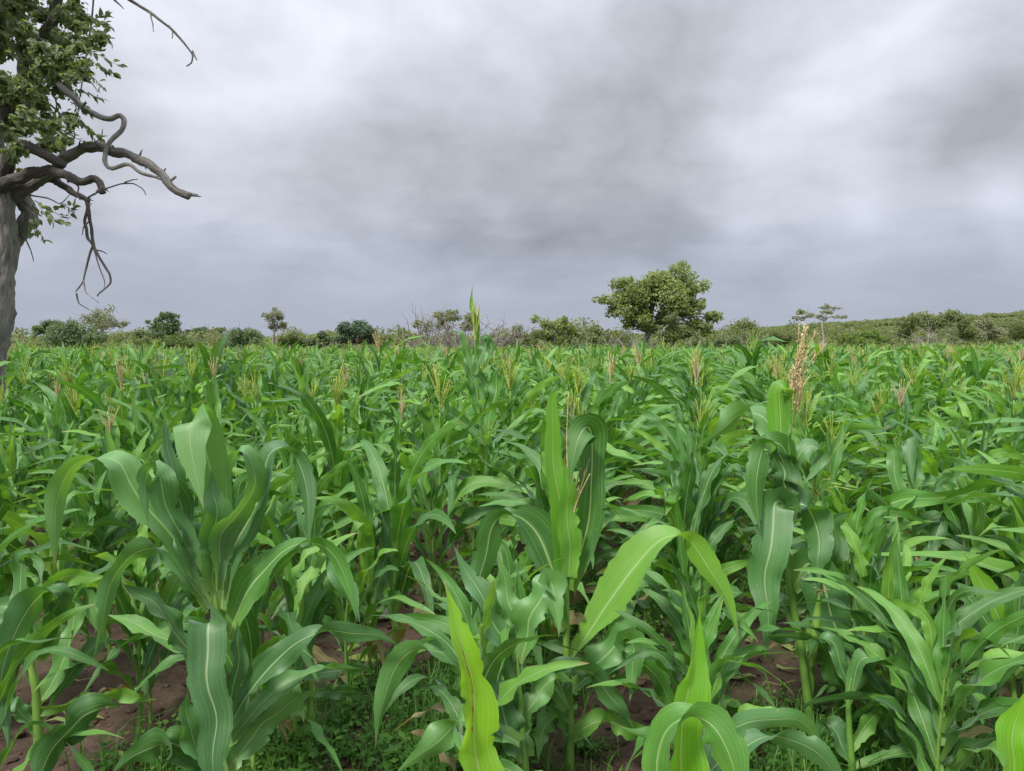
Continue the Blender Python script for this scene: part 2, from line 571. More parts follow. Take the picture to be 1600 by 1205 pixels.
ax = axis_coords(4.5, .055, 2600, 1.09)
xs = np.concatenate([-ax[:0:-1], ax])
ys = np.concatenate([-axis_coords(.5, .4, 400, 1.5)[:0:-1], axis_coords(8.5, .06, 3500, 1.075)])
GX, GY = np.meshgrid(xs, ys)
GZ = ground_height(GX, GY)
nx, ny = len(xs), len(ys)
idx = np.arange(nx * ny).reshape(ny, nx)
Qg = np.stack([idx[:-1, :-1], idx[:-1, 1:], idx[1:, 1:], idx[1:, :-1]], -1).reshape(-1, 4)
g = link('ground', build_mesh('ground', np.stack([GX, GY, GZ], -1).reshape(-1, 3), Qg, mats=[M_SOIL]))
tag(g, kind='structure')

# ------------------------------------------------------------------ maize: growing one plant


def width_profile(s, w):
    return w * np.minimum(1, .42 + 1.9 * s) * np.clip(1 - s ** 2.7, 0, 1) ** .9 + .002


def grow_leaf(rng, z0, az, length, w, th0, th1, kink=None, twist=0.0, n=22, r0=.010, drift=0.0):
    s = np.linspace(0, 1, n)
    th = th0 + (th1 - th0) * s ** 1.6
    if kink:
        th = th + kink[1] / (1 + np.exp(-(s - kink[0]) * 26))
    th = np.minimum(th, 3.0)
    a = az + drift * s
    d = np.stack([np.sin(th) * np.cos(a), np.sin(th) * np.sin(a), np.cos(th)], 1)
    st = length / (n - 1)
    P = np.vstack([[0, 0, 0], np.cumsum((d[:-1] + d[1:]) / 2 * st, axis=0)])
    P = P + np.array([math.cos(az) * r0, math.sin(az) * r0, z0])
    L0 = np.stack([-np.sin(a), np.cos(a), 0 * a], 1)
    N0 = np.cross(d, L0)
    ro = twist * s ** 1.2 + .35 * np.sin(s * rng.uniform(4, 9) + rng.uniform(0, 6))
    L = L0 * np.cos(ro)[:, None] + N0 * np.sin(ro)[:, None]
    return P, L, width_profile(s, w), rng.uniform(.16, .36), rng.uniform(2.5, 5.5), (rng.uniform(0, 6), rng.uniform(0, 6))


def plant_plan(rng, H, nleaf, tassel):
    """Numbers that describe one plant: list of grown leaves and stalk height."""
    leaves = []
    az = rng.uniform(0, 2 * math.pi)
    top = H * (.80 if tassel else .64)
    for i in range(nleaf):
        t = i / (nleaf - 1)
        z = H * .10 + (top - H * .10) * t ** .92
        a = az + i * math.pi + rng.gauss(0, .32)
        big = math.sin(math.pi * (.18 + .70 * t)) ** .8
        ln = H * (.34 + .34 * big) * rng.uniform(.85, 1.12)
        if t > .8:
            ln *= .66 if tassel else .88
        w = .052 + .054 * big * rng.uniform(.85, 1.15)
        th0 = (.56 - .42 * t) * rng.uniform(.8, 1.2)
        th1 = (2.4 - 1.15 * t) * rng.uniform(.8, 1.15)
        if t > .86:
            th0, th1 = rng.uniform(.03, .16), rng.uniform(.2, 1.2)
        kink = (rng.uniform(.35, .7), rng.uniform(.7, 1.6)) if rng.random() < .52 else None
        if kink:
            th1 = th0 + (th1 - th0) * .45
        leaves.append(grow_leaf(rng, z, a, ln, w, th0, th1, kink, rng.gauss(0, 1.15), drift=rng.gauss(0, .6)))
    return leaves, top


def stalk_mesh(P, r0, r1, nodes, sides=8, taper=False):
    P = catmull(P, max(10, nodes * 5 + 1))
    s = np.linspace(0, 1, len(P))
    R = r0 + (r1 - r0) * s
    R = R * (1 + .16 * np.exp(-((s * nodes) % 1 - .5) ** 2 / .008))
    if taper:
        R = R * np.clip((1.02 - s) / .16, .15, 1)
    return tube(P, R, sides)


def tassel_soup(sp, rng, base, h, nb_, spread, mat=0, r=.0030, lean=(0, 0), droop=.5, sides=3, bumps=True):
    """Central spike and side branches with rough little spikelets."""
    base = np.asarray(base, float)
    for k in range(nb_ + 1):
        a = rng.uniform(0, 6.28)
        el = 0 if k == 0 else rng.uniform(.35, 1) * spread
        ln = h * (1 if k == 0 else rng.uniform(.55, .85))
        st = base + np.array([lean[0], lean[1], 1]) * (0 if k == 0 else h * rng.uniform(.02, .28))
        n = 9 if bumps else 4
        s = np.linspace(0, 1, n)
        th = el * (1 + droop * s * 1.6)
        d = np.stack([np.sin(th) * math.cos(a) + lean[0], np.sin(th) * math.sin(a) + lean[1], np.cos(th)], 1)
        P = st + np.cumsum(d, axis=0) * ln / n
        R = r * (1.15 - .7 * s)
        if bumps:
            R = R * np.array([1 + rng.uniform(0, 1.3) for _ in range(n)])
        V, Q, T = tube(P, R, sides)
        sp.add(V, Q, T, mat=mat, tint=rng.random())
        if bumps:
            for i in range(1, n - 1):
                for _ in range(3):
                    dv = unit(d[i] + np.array([rng.gauss(0, .5), rng.gauss(0, .5), rng.gauss(0, .35)]))
                    c = P[i] + np.array([rng.gauss(0, .002), rng.gauss(0, .002), rng.uniform(-.5, .5) * ln / n])
                    sd_ = unit(np.cross(dv, [rng.gauss(0, 1), rng.gauss(0, 1), .3])) * .0022
                    sp.add(np.array([c, c + dv * .005 + sd_, c + dv * .012, c + dv * .005 - sd_]), [(0, 1, 2, 3)], mat=mat, tint=rng.random())


def rotz(P, a):
    c, s = math.cos(a), math.sin(a)
    return np.stack([P[:, 0] * c - P[:, 1] * s, P[:, 0] * s + P[:, 1] * c, P[:, 2]], 1)


KINDS = {          # kind -> (label, tassel)
    'none': 'green maize plant without a tassel, in the rows behind the front plants',
    'green': 'maize plant topped by a pale green tassel, in the rows behind the front plants',
    'dry': 'maize plant topped by a dry tan tassel, in the rows behind the front plants'}
GROUP_MAIZE = 'maize plants growing in the field'


TOPZ = {}


def make_plant(rng, kind, H, nleaf):
    root = bpy.data.objects.new('maize_plant', None)
    COL.objects.link(root)
    root.empty_display_size = .1
    leaves, top = plant_plan(rng, H, nleaf, kind != 'none')
    bend = rng.uniform(-.03, .03)
    V, Q, T = stalk_mesh([(0, 0, -.05), (bend, 0, top * .5), (0, 0, top), (0, 0, top + (.18 if kind != 'none' else .02))], .014, .006, 7)
    link('stalk', build_mesh('stalk', V, Q, T, mats=[M_STALK]), root)
    zmax = 0
    for k, (P, L, Wd, wv, fr, ph) in enumerate(leaves):
        V, Q, UV = blade(P, L, Wd, 4, wave=wv * 2.2, freq=fr, ph=ph)
        zmax = max(zmax, V[:, 2].max())
        wit = k == 0 and rng.random() < .6
        o = link('leaf', build_mesh('leaf', V, Q, UV=UV, mats=[M_DRYLEAF if wit else M_LEAF]), root)
        if wit:
            o['label'] = 'withered yellow-brown lower leaf'
    TOPZ[root.name] = zmax
    if kind != 'none':
        sp = Soup()
        if kind == 'green':
            tassel_soup(sp, rng, (0, 0, top + .16), .34, 12, .34, droop=.6)
        else:
            tassel_soup(sp, rng, (0, 0, top + .16), .32, 10, .28, droop=.7)
        link('tassel', sp.mesh('tassel', [M_TASSEL if kind == 'green' else M_DRY]), root)
    tag(root, KINDS[kind], 'maize', GROUP_MAIZE)
    return root


def copy_thing(root, loc, rz, sc):
    r = root.copy()
    COL.objects.link(r)
    for ch in root.children:
        c = ch.copy()
        c.parent = r
        COL.objects.link(c)
    r.location, r.rotation_euler, r.scale = loc, (0, 0, rz), (sc, sc, sc)
    return r


# ------------------------------------------------------------------ front plants, leaf by leaf
Z5 = (0, 600, 1.991)
Z6 = (520, 600, 1.991)
Z7 = (1040, 500, 1.709)
Z3 = (1000, 850, 2.667)
ZA = (400, 850, 3.395)
ZG = (620, 430, 3.012)
PX = (0, 0, 1.0)
ZI = (0, 850, 3.395)
ZR = (1280, 600, 3.012)
ZL = (0, 580, 3.81)
heroes = []


def hero_leaf(root, base, D, zm, pts, widths, dd=(0, 0), roll=15, mat=None, wave=.30, rr=None, cols=8, fo=.22):
    wave, roll = .06 + wave * 1.5, roll * 1.7 + 4
    """Leaf of a front plant: bearings of the spine, apparent widths, change of distance along it (metres), turn of the blade in degrees."""
    rr = rr or random.Random(len(heroes) * 131 + int(pts[0][0]) * 7 + len(pts))
    m = len(pts)
    dds = np.interp(np.linspace(0, 1, m), np.linspace(0, 1, len(dd)), dd)
    ww = np.interp(np.linspace(0, 1, m), np.linspace(0, 1, len(widths)), widths)
    if ww[-1] < 6:
        ww[-1] = 1.5
    rows = []
    for (zx, zy), e, w in zip(pts, dds, ww):
        p = at(zm[0] + zx / zm[2], zm[1] + zy / zm[2], D + e)
        rows.append([*p, w / zm[2] / FPX * (D + e)])
    n = 14 + 6 * (m - 1)
    C = catmull(rows, n)
    P, Wd = C[:, :3], np.maximum(C[:, 3], .002)
    sq = np.linspace(0, 1, n)
    if widths[-1] <= 6:
        Wd = Wd * np.clip((1.0 - sq) / .30, .03, 1) ** .45
    kk = .012 * np.sin(sq[:, None] * np.array([[rr.uniform(9, 16), rr.uniform(9, 16), rr.uniform(9, 16)]]) + rr.uniform(0, 6)) * np.sin(sq * math.pi)[:, None]
    P = P + kk * Wd.max() * 6
    # sharpen the tip evenly
    T = unit(np.gradient(P, axis=0))
    Vw = unit(P - CO)
    raw = np.cross(T, Vw)
    mag = np.linalg.norm(raw, axis=1)
    raw = unit(raw)
    s = np.linspace(0, 1, n)
    ro = np.radians(roll) * np.sin(s * rr.uniform(2.2, 4.2) + rr.uniform(-.6, .6)) + np.radians(rr.uniform(-12, 12))
    pk = int(np.argmax(P[:, 2]))
    flip = .2 < s[pk] < .88 and mag[pk] > .6 and abs(T[4] @ T[-5]) < .9999 and T[pk - 6][2] > .1 and T[min(pk + 6, n - 1)][2] < -.1
    if flip:
        sg = 1 if np.dot(np.cross(T[pk], np.cross(T[pk], raw[pk])), [0, 0, 1]) > 0 else -1
        a0, a1 = rr.uniform(18, 38), rr.uniform(18, 38)
        st_ = .5 + .5 * np.tanh((s - s[pk] + rr.uniform(-.05, .05)) / .045)
        ro = np.radians(a0 + (180 - a0 - a1) * st_) * sg + np.radians(roll * .5) * np.sin(s * rr.uniform(5, 9) + rr.uniform(0, 6)) * np.sin(s * math.pi)
    L = []
    prev = None
    for i in range(n):
        face = raw[i] * math.cos(ro[i]) + np.cross(T[i], raw[i]) * math.sin(ro[i])
        if prev is not None:
            if np.dot(face, prev) < 0:
                face = -face
            face = unit(face * (mag[i] ** 2 + .02) + prev * .55)
        prev = face
        L.append(face)
    L = np.array(L)
    V, Q, UV = blade(P, L, Wd / .93, cols, fold=.55 * np.exp(-s * 6) + fo, wave=wave, freq=rr.uniform(2.0, 3.6), ph=(rr.uniform(0, 6), rr.uniform(0, 6)), ragged=rr.randrange(1 << 20),
                     N=unit(np.cross(T, L)) * ((1 if np.cross(T, L)[pk][2] > 0 else -1) if flip else (1 if np.dot(np.cross(T, L)[n // 2], Vw[n // 2]) < 0 else -1)))
    V = V - base
    link('leaf', build_mesh('leaf', V, Q, UV=UV, mats=[mat or (M_BLUEGREEN if rr.random() < .72 else M_LEAF)]), root)


def hero(label, D, stalk, zm, r0=.016, r1=.009, base_px=None, nodes=6):
    """Root Empty at the foot of the stalk on the ground; the stalk continues from the ground through the bearings given (foot first)."""
    px0 = base_px if base_px is not None else zm[0] + stalk[0][0] / zm[2]
    base = on_ground(px0, D)
    root = bpy.data.objects.new('maize_plant', None)
    COL.objects.link(root)
    root.empty_display_size = .1
    root.location = base
    tag(root, label, 'maize', 'front maize plants')
    pts = [base + [0, 0, -.06]]
    for (zx, zy) in stalk:
        p = at(zm[0] + zx / zm[2], zm[1] + zy / zm[2], D)
        if p[2] > pts[-1][2] + .02:
            pts.append(p)
    V, Q, T = stalk_mesh(pts, r0, r1, nodes, 10, True)
    link('stalk', build_mesh('stalk', V - base, Q, T, mats=[M_STALK]), root)
    heroes.append(base)
    return root, base


def lf(h, D, zm, *specs):
    for sp_ in specs:
        pts, wd = sp_[0], sp_[1]
        kw = sp_[2] if len(sp_) > 2 else {}
        hero_leaf(h[0], h[1], D, zm, pts, wd, **kw)


# --- big leafy plant left of centre
D = 2.6
A = hero('big dark leafy maize plant at the left, one leaf hanging straight down its front', D,
         [(690, 1290), (695, 1100), (690, 900), (680, 760), (662, 620), (650, 540)], Z5, .021, .012)
lf(A, D, Z5,
   ([(655, 690), (665, 480), (655, 300), (630, 150), (608, 122), (597, 190), (612, 300), (634, 395)], [45, 78, 100, 108, 112, 104, 66, 2], dict(dd=(.02, .05, .03, -.03, -.08, -.10), roll=8, wave=.06)),
   ([(640, 660), (570, 540), (490, 420), (420, 310), (370, 245), (290, 238), (220, 265), (182, 350), (175, 460), (168, 590)], [45, 85, 105, 108, 88, 62, 66, 70, 52, 2], dict(dd=(0, -.02, -.06, -.1), roll=12, wave=.12)),
   ([(610, 600), (545, 440), (490, 280), (462, 268), (452, 340), (462, 445)], [60, 82, 80, 66, 52, 2], dict(dd=(0, -.04, -.09, -.12), roll=10, wave=.1)),
   ([(690, 700), (715, 540), (770, 420), (818, 320), (842, 230), (875, 205), (920, 235), (948, 310), (958, 400), (962, 520)], [50, 92, 105, 98, 84, 78, 76, 70, 52, 2], dict(dd=(0, .02, .0, -.06), roll=12, wave=.1)),
   ([(680, 640), (690, 480), (740, 400), (785, 320), (780, 240), (755, 210), (720, 250), (702, 365)], [50, 80, 92, 72, 62, 62, 46, 2], dict(dd=(-.02, -.05, -.08, -.12), roll=18, wave=.1)),
   ([(710, 790), (765, 650), (830, 570), (900, 515), (970, 500), (1030, 530), (1080, 620), (1112, 742)], [40, 88, 92, 70, 50, 58, 46, 2], dict(dd=(0, .03, .0, -.04), roll=20)),
   ([(650, 700), (590, 590), (520, 510), (430, 515), (375, 570), (335, 680), (288, 865)], [45, 88, 74, 74, 66, 52, 2], dict(dd=(0, -.05, -.12), roll=15, wave=.15)),
   ([(690, 790), (655, 745), (640, 775), (650, 860), (655, 950), (665, 1080), (668, 1205), (655, 1330)], [70, 104, 112, 108, 100, 92, 80, 4], dict(dd=(.02, -.05, -.10, -.14, -.18), roll=8, wave=.05)),
   ([(665, 930), (590, 850), (530, 740), (480, 680), (425, 655), (378, 618)], [40, 84, 88, 82, 62, 2], dict(dd=(0, .0, -.04), roll=30, wave=.25)),
   ([(670, 900), (590, 845), (510, 790), (430, 750), (328, 716)], [30, 40, 64, 58, 2], dict(dd=(0, .08, .18), roll=15)),
   ([(705, 1085), (770, 970), (850, 870), (930, 800), (1010, 772), (1085, 778), (1170, 780), (1245, 815)], [45, 78, 84, 70, 48, 66, 50, 2], dict(dd=(0, -.04, .02), roll=18)),
   ([(705, 1130), (800, 1010), (900, 925), (1000, 885), (1125, 886)], [45, 66, 60, 56, 2], dict(dd=(0, .1, .2), roll=20)),
   ([(670, 660), (610, 520), (570, 400), (520, 300), (498, 255)], [55, 96, 90, 66, 2], dict(dd=(.03, .04, .02), roll=14)),
   ([(665, 640), (660, 540), (672, 400), (655, 260)], [55, 84, 92, 4], dict(dd=(-.03, -.04, -.02), roll=8, wave=.05)),
   ([(600, 600), (560, 380), (530, 230), (505, 80)], [30, 52, 44, 2], dict(dd=(.05, .08, .10), roll=20)),
   ([(690, 1215), (625, 1130), (578, 1040), (585, 950)], [50, 74, 66, 3], dict(dd=(-.05, -.1, -.1), roll=12)),
   ([(710, 1200), (800, 1080), (900, 990), (1010, 945)], [45, 78, 66, 2], dict(dd=(0, .06, .1), roll=20)),
   ([(712, 1010), (735, 900), (742, 800), (738, 735)], [36, 48, 36, 2], dict(dd=(-.02, -.04), roll=10)),
   ([(690, 1260), (600, 1150), (520, 1120), (440, 1140), (330, 1230)], [50, 84, 90, 80, 3], dict(dd=(0, -.1, -.2), roll=14)))

# --- plant at the left edge
D = 2.9
I = hero('maize plant at the left edge whose arched leaf droops to the ground', D, [(128, 1190), (112, 960), (95, 860), (100, 800)], Z5, .021, .012)
lf(I, D, Z5,
   ([(105, 860), (150, 730), (200, 650), (150, 640), (85, 700), (40, 770), (15, 860), (10, 960), (22, 1060), (25, 1150)], [50, 72, 60, 90, 105, 100, 84, 70, 46, 2], dict(dd=(0, -.1, -.25, -.35), roll=8, wave=.08)),
   ([(115, 850), (160, 750), (160, 670), (205, 605), (270, 600), (340, 600)], [45, 84, 80, 64, 50, 2], dict(dd=(0, -.05, -.05), roll=18, mat=M_LEAF)),
   ([(85, 850), (70, 700), (62, 560), (90, 540), (122, 560), (128, 625)], [40, 52, 52, 46, 40, 2], dict(dd=(.1, .12, .05), roll=10)),
   ([(115, 1010), (190, 880), (230, 720), (262, 660), (300, 740), (345, 850)], [40, 60, 62, 58, 46, 2], dict(dd=(.1, .15, .1), roll=16)),
   ([(120, 1015), (190, 1005), (270, 975), (340, 965), (410, 975), (490, 982)], [30, 40, 50, 44, 38, 2], dict(dd=(0, .05, .1), roll=25)),
   ([(330, 1010), (340, 1000), (260, 1030), (195, 1095), (150, 1170), (110, 1250)], [30, 70, 96, 98, 84, 20], dict(dd=(-.15, -.3, -.4), roll=8)),
   ([(95, 850), (50, 760), (20, 700), (-30, 690)], [40, 60, 60, 20], dict(dd=(.1, .15), roll=15)),
   ([(120, 1090), (60, 1010), (40, 1000), (-40, 1020)], [35, 44, 44, 4], dict(dd=(0, -.05), roll=20)))

# --- centre plant with a brown-streaked tassel between upright leaves
D = 3.0
B = hero('maize plant in the centre with a tassel tucked between two tall upright leaves', D,
         [(738, 1190), (737, 1000), (727, 850), (727, 640), (722, 500), (735, 360)], Z6, .019, .008)
lf(B, D, Z6,
   ([(728, 640), (712, 470), (697, 300), (685, 180), (680, 75), (688, 35), (706, 22), (728, 50)], [50, 74, 62, 48, 44, 36, 26, 2], dict(dd=(.0, .02, .0, -.03), roll=10, mat=M_LIT_LEAF, wave=.06)),
   ([(737, 640), (775, 500), (802, 380), (812, 260), (802, 160), (785, 130), (762, 160), (748, 230), (736, 330)], [50, 78, 82, 76, 92, 96, 82, 52, 2], dict(dd=(.04, .05, .03, -.04, -.08), roll=10, wave=.06)),
   ([(735, 600), (735, 470), (730, 340), (720, 230)], [50, 70, 56, 3], dict(dd=(-.02, -.03), roll=8, mat=M_LIT_LEAF, wave=.06)),
   ([(715, 640), (668, 540), (618, 455), (570, 415), (520, 420), (480, 465), (466, 560), (452, 650), (429, 752)], [60, 130, 120, 58, 66, 78, 74, 54, 2], dict(dd=(0, .0, -.06, -.1), roll=8, wave=.08)),
   ([(745, 850), (800, 770), (870, 665), (940, 560), (1000, 500), (1065, 482), (1120, 500), (1180, 575), (1225, 660), (1265, 800)], [22, 70, 118, 122, 104, 76, 84, 84, 62, 2], dict(dd=(.02, -.02, -.1, -.2), roll=10, wave=.1)),
   ([(730, 870), (790, 885), (855, 845), (905, 790), (935, 820), (935, 910), (920, 1000)], [40, 76, 96, 96, 76, 50, 2], dict(dd=(0, -.08, -.15), roll=14)),
   ([(738, 960), (830, 880), (920, 850), (985, 890), (1040, 970), (1065, 1060)], [40, 84, 104, 100, 72, 2], dict(dd=(.1, .05, -.02), roll=14)),
   ([(735, 1010), (700, 920), (730, 890), (800, 905), (880, 985), (940, 1080)], [40, 88, 92, 70, 60, 2], dict(dd=(-.02, -.1, -.1), roll=20)),
   ([(740, 1110), (800, 1060), (880, 1060), (960, 1085), (1040, 1090)], [36, 60, 60, 50, 2], dict(dd=(0, -.05), roll=20)),
   ([(728, 760), (690, 690), (680, 640), (690, 620), (700, 680), (704, 790)], [40, 60, 60, 56, 46, 2], dict(dd=(-.02, -.1, -.12), roll=10)),
   ([(738, 1090), (690, 1040), (650, 1090), (640, 1180)], [34, 60, 52, 2], dict(dd=(0, -.1), roll=14)))
sp = Soup()
rr = random.Random(5)
for k, (zx, zy, ex, ey) in enumerate([(738, 350, 733, 30), (742, 360, 752, 60), (745, 400, 790, 210), (748, 400, 800, 230), (750, 420, 770, 260), (745, 420, 785, 300), (742, 430, 800, 280), (740, 420, 740, 200)]):
    p0, p1 = at(Z6[0] + zx / Z6[2], Z6[1] + zy / Z6[2], D - .01), at(Z6[0] + ex / Z6[2], Z6[1] + ey / Z6[2], D - .03 + .04 * (k % 3))
    P = catmull([p0, p0 * .5 + p1 * .5 + [rr.gauss(0, .008), 0, 0], p1], 22)
    V, Q, T = tube(P, np.array([.003 * rr.uniform(.6, 1.7) for _ in P]) * np.linspace(1.3, .6, 22), 4)
    sp.add(V - B[1], Q, T, tint=rr.random())
link('tassel', sp.mesh('tassel', [M_DRY]), B[0])

# --- lower plant left of it
D = 2.72
C_ = hero('short maize plant left of the centre stalk, without a tassel', D, [(602, 1240), (590, 1100), (578, 930), (575, 840)], Z6, .018, .010)
lf(C_, D, Z6,
   ([(585, 930), (530, 790), (470, 680), (420, 590), (374, 500)], [45, 84, 72, 50, 2], dict(dd=(0, .04, .08), roll=12)),
   ([(580, 860), (570, 740), (540, 640), (512, 520)], [45, 66, 56, 3], dict(dd=(.02, .06), roll=14)),
   ([(585, 870), (612, 750), (642, 665), (668, 618), (690, 650), (700, 720), (703, 790)], [45, 92, 92, 84, 72, 50, 2], dict(dd=(0, -.04, -.1), roll=10)),
   ([(600, 1160), (560, 1090), (520, 1000), (480, 930), (450, 950)], [55, 90, 100, 80, 40], dict(dd=(0, -.05, -.1), roll=10)),
   ([(590, 1100), (612, 1000), (660, 950), (700, 915), (760, 930)], [50, 72, 66, 50, 2], dict(dd=(.02, .05), roll=20)),
   ([(588, 1040), (500, 940), (420, 875), (340, 838), (252, 832), (186, 890), (152, 1000), (132, 1137)], [45, 60, 50, 62, 76, 78, 60, 2], dict(dd=(.05, .0, -.08), roll=10, wave=.08)),
   ([(560, 960), (560, 840), (580, 700), (575, 560)], [44, 66, 50, 2], dict(dd=(.05, .08), roll=14)),
   ([(580, 1120), (470, 1060), (380, 1060), (300, 1130), (190, 1215)], [40, 66, 84, 80, 3], dict(dd=(-.05, -.1, -.2), roll=10)))

# --- bright upright blades close to the camera
D = 1.9
Dp = hero('bright yellow-green maize plant with one tall upright blade, cut by the bottom of the picture', D, [(480, 1560), (475, 1300)], Z6, .014, .008)
lf(Dp, D, Z6,
   ([(478, 1420), (468, 1290), (452, 1130), (435, 990), (412, 860), (388, 735), (343, 608)], [70, 125, 128, 112, 82, 66, 2], dict(dd=(.02, .03, .0, .04), roll=14, mat=M_BITTEN, wave=.24, fo=.55)),
   ([(470, 1450), (430, 1330), (380, 1270), (300, 1300)], [50, 84, 80, 4], dict(dd=(0, -.08), roll=14)),
   ([(490, 1450), (560, 1330), (640, 1250), (740, 1240)], [50, 84, 80, 4], dict(dd=(0, -.02), roll=14)))
E = hero('maize plant with a bright green blade behind a pale arched leaf, right of the middle', D, [(1072, 1420), (1070, 1280)], PX, .014, .009)
lf(E, D, PX,
   ([(1070, 1310), (1064, 1230), (1068, 1150), (1080, 1060), (1088, 1000), (1094, 950)], [36, 70, 66, 46, 28, 2], dict(dd=(.02, .04, .06), roll=14, mat=M_YOUNG, wave=.22, fo=.6)),
   ([(1060, 1290), (1030, 1215), (1040, 1150), (1075, 1125), (1110, 1135), (1140, 1180), (1165, 1260)], [30, 44, 48, 52, 58, 54, 10], dict(dd=(0, -.04, -.12, -.18), roll=14, wave=.06)))
lf(E, D + .15, Z3,
   ([(250, 1100), (300, 940), (420, 855), (540, 805), (640, 818), (740, 875), (850, 1000)], [50, 90, 100, 84, 80, 96, 30], dict(dd=(-.12, 0, .05, .02), roll=16, wave=.1)),
   ([(240, 1080), (300, 820), (420, 755), (530, 735), (640, 728), (710, 775), (765, 880)], [40, 74, 84, 76, 76, 70, 2], dict(dd=(-.1, .1, .2), roll=16, wave=.12)),
   ([(220, 1050), (200, 820), (100, 780), (0, 790), (-90, 760)], [40, 50, 50, 44, 2], dict(dd=(-.1, .1), roll=16)))
H_ = hero('bright yellow-green maize plant cut by the right edge of the picture', D, [(1590, 1440), (1590, 1290)], PX, .014, .009)
lf(H_, D, PX,
   ([(1590, 1320), (1585, 1240), (1583, 1160), (1592, 1110), (1612, 1070)], [40, 60, 58, 40, 3], dict(dd=(.02, .0), roll=14, mat=M_YOUNG, fo=.55)),
   ([(1592, 1320), (1600, 1220), (1615, 1130), (1640, 1060)], [40, 56, 52, 3], dict(dd=(.06, .06), roll=12, mat=M_YOUNG)))

# --- right plant with the dry tassel
D = 3.25
F = hero('tall maize plant at the right with a big dry tan tassel and thick yellow-green stalk', D,
         [(392, 1130), (385, 1060), (362, 880), (336, 740), (322, 600), (322, 470), (332, 330), (338, 285)], Z7, .021, .010, nodes=7)
lf(F, D, Z7,
   ([(330, 420), (316, 340), (304, 260), (300, 200), (318, 183), (334, 215), (336, 300)], [44, 64, 62, 56, 50, 36, 3], dict(dd=(.0, .02, -.03), roll=8, mat=M_LIT_LEAF, wave=.06)),
   ([(330, 420), (320, 345), (290, 325), (258, 345), (243, 410), (246, 490), (252, 570)], [36, 52, 52, 54, 58, 48, 2], dict(dd=(0, -.08, -.14), roll=10, wave=.08)),
   ([(325, 540), (312, 490), (290, 500), (278, 600), (272, 720), (265, 920)], [44, 84, 92, 92, 74, 2], dict(dd=(0, -.08, -.16), roll=6, wave=.06)),
   ([(328, 540), (352, 490), (385, 500), (402, 570), (408, 640), (410, 715)], [44, 80, 92, 74, 50, 2], dict(dd=(0, -.06, -.12), roll=8, wave=.08)),
   ([(340, 720), (380, 655), (425, 715), (460, 820), (482, 930), (490, 1075)], [40, 88, 104, 92, 66, 2], dict(dd=(0, -.08, -.16), roll=8, wave=.06)),
   ([(330, 500), (350, 380), (378, 342), (408, 350), (398, 400), (366, 440)], [36, 50, 54, 46, 34, 2], dict(dd=(.02, .0, -.04), roll=16)),
   ([(322, 500), (318, 420), (302, 370), (296, 340)], [40, 74, 66, 4], dict(dd=(-.03, -.05), roll=10, mat=M_LEAF)),
   ([(336, 780), (400, 690), (440, 610), (450, 540), (500, 510)], [40, 70, 66, 50, 2], dict(dd=(.05, .1), roll=20)),
   ([(345, 820), (300, 750), (290, 830), (380, 850)], [30, 50, 56, 2], dict(dd=(0, .05), roll=16)),
   ([(330, 470), (280, 300), (240, 255), (180, 265), (75, 350)], [40, 66, 74, 60, 2], dict(dd=(.06, .1, .1), roll=14)),
   ([(345, 860), (420, 870), (450, 960), (430, 1000)], [34, 60, 56, 2], dict(dd=(.02, .05), roll=20)),
   ([(350, 900), (420, 830), (500, 800), (600, 790)], [34, 66, 70, 4], dict(dd=(.1, .15), roll=20)))
V, Q, T = stalk_mesh([on_ground(1269, D + .03) + [0, 0, -.05], at(1268, 1060, D + .03), at(1262, 960, D + .05), at(1262, 830, D + .06)], .018, .009, 5, 10)
link('stalk', build_mesh('stalk', V - F[1], Q, T, mats=[M_STALK]), F[0])
sp = Soup()
rr = random.Random(9)
for k in range(20):
    tx, ty = (376 + rr.gauss(0, 16), 10 + rr.uniform(0, 90))
    if k > 12:
        tx, ty = 352 + rr.gauss(0, 10), 95 + rr.uniform(-40, 60)
    if k == 0:
        tx, ty = 430, 62
    e = rr.gauss(0, .03)
    p0 = at(Z7[0] + 336 / Z7[2], Z7[1] + 290 / Z7[2], D)
    mid = at(Z7[0] + (347 + rr.gauss(0, 7)) / Z7[2], Z7[1] + (170 + rr.gauss(0, 10)) / Z7[2], D + e * .6)
    p1 = at(Z7[0] + tx / Z7[2], Z7[1] + ty / Z7[2], D + e)
    P = catmull([p0, mid, p1], 16)
    V, Q, T = tube(P, np.array([.0026 * rr.uniform(.5, 1.6) for _ in P]) * np.linspace(1.2, .7, 16), 3)
    sp.add(V - F[1], Q, T, tint=rr.random())
    if k:
        for i in range(3, 16):
            for _ in range(5):
                dv = unit(unit(P[min(i + 1, 15)] - P[i - 1]) + np.array([rr.gauss(0, .45), rr.gauss(0, .45), rr.gauss(0, .3)]))
                c = P[i] + np.array([rr.gauss(0, .004), rr.gauss(0, .004), rr.gauss(0, .008)]) - F[1]
                sd_ = unit(np.cross(dv, [rr.gauss(0, 1), rr.gauss(0, 1), .3])) * .0028
                sp.add(np.array([c, c + dv * .006 + sd_, c + dv * .015, c + dv * .006 - sd_]), [(0, 1, 2, 3)], tint=rr.random())
link('tassel', sp.mesh('tassel', [M_DRY]), F[0])
sp = Soup()
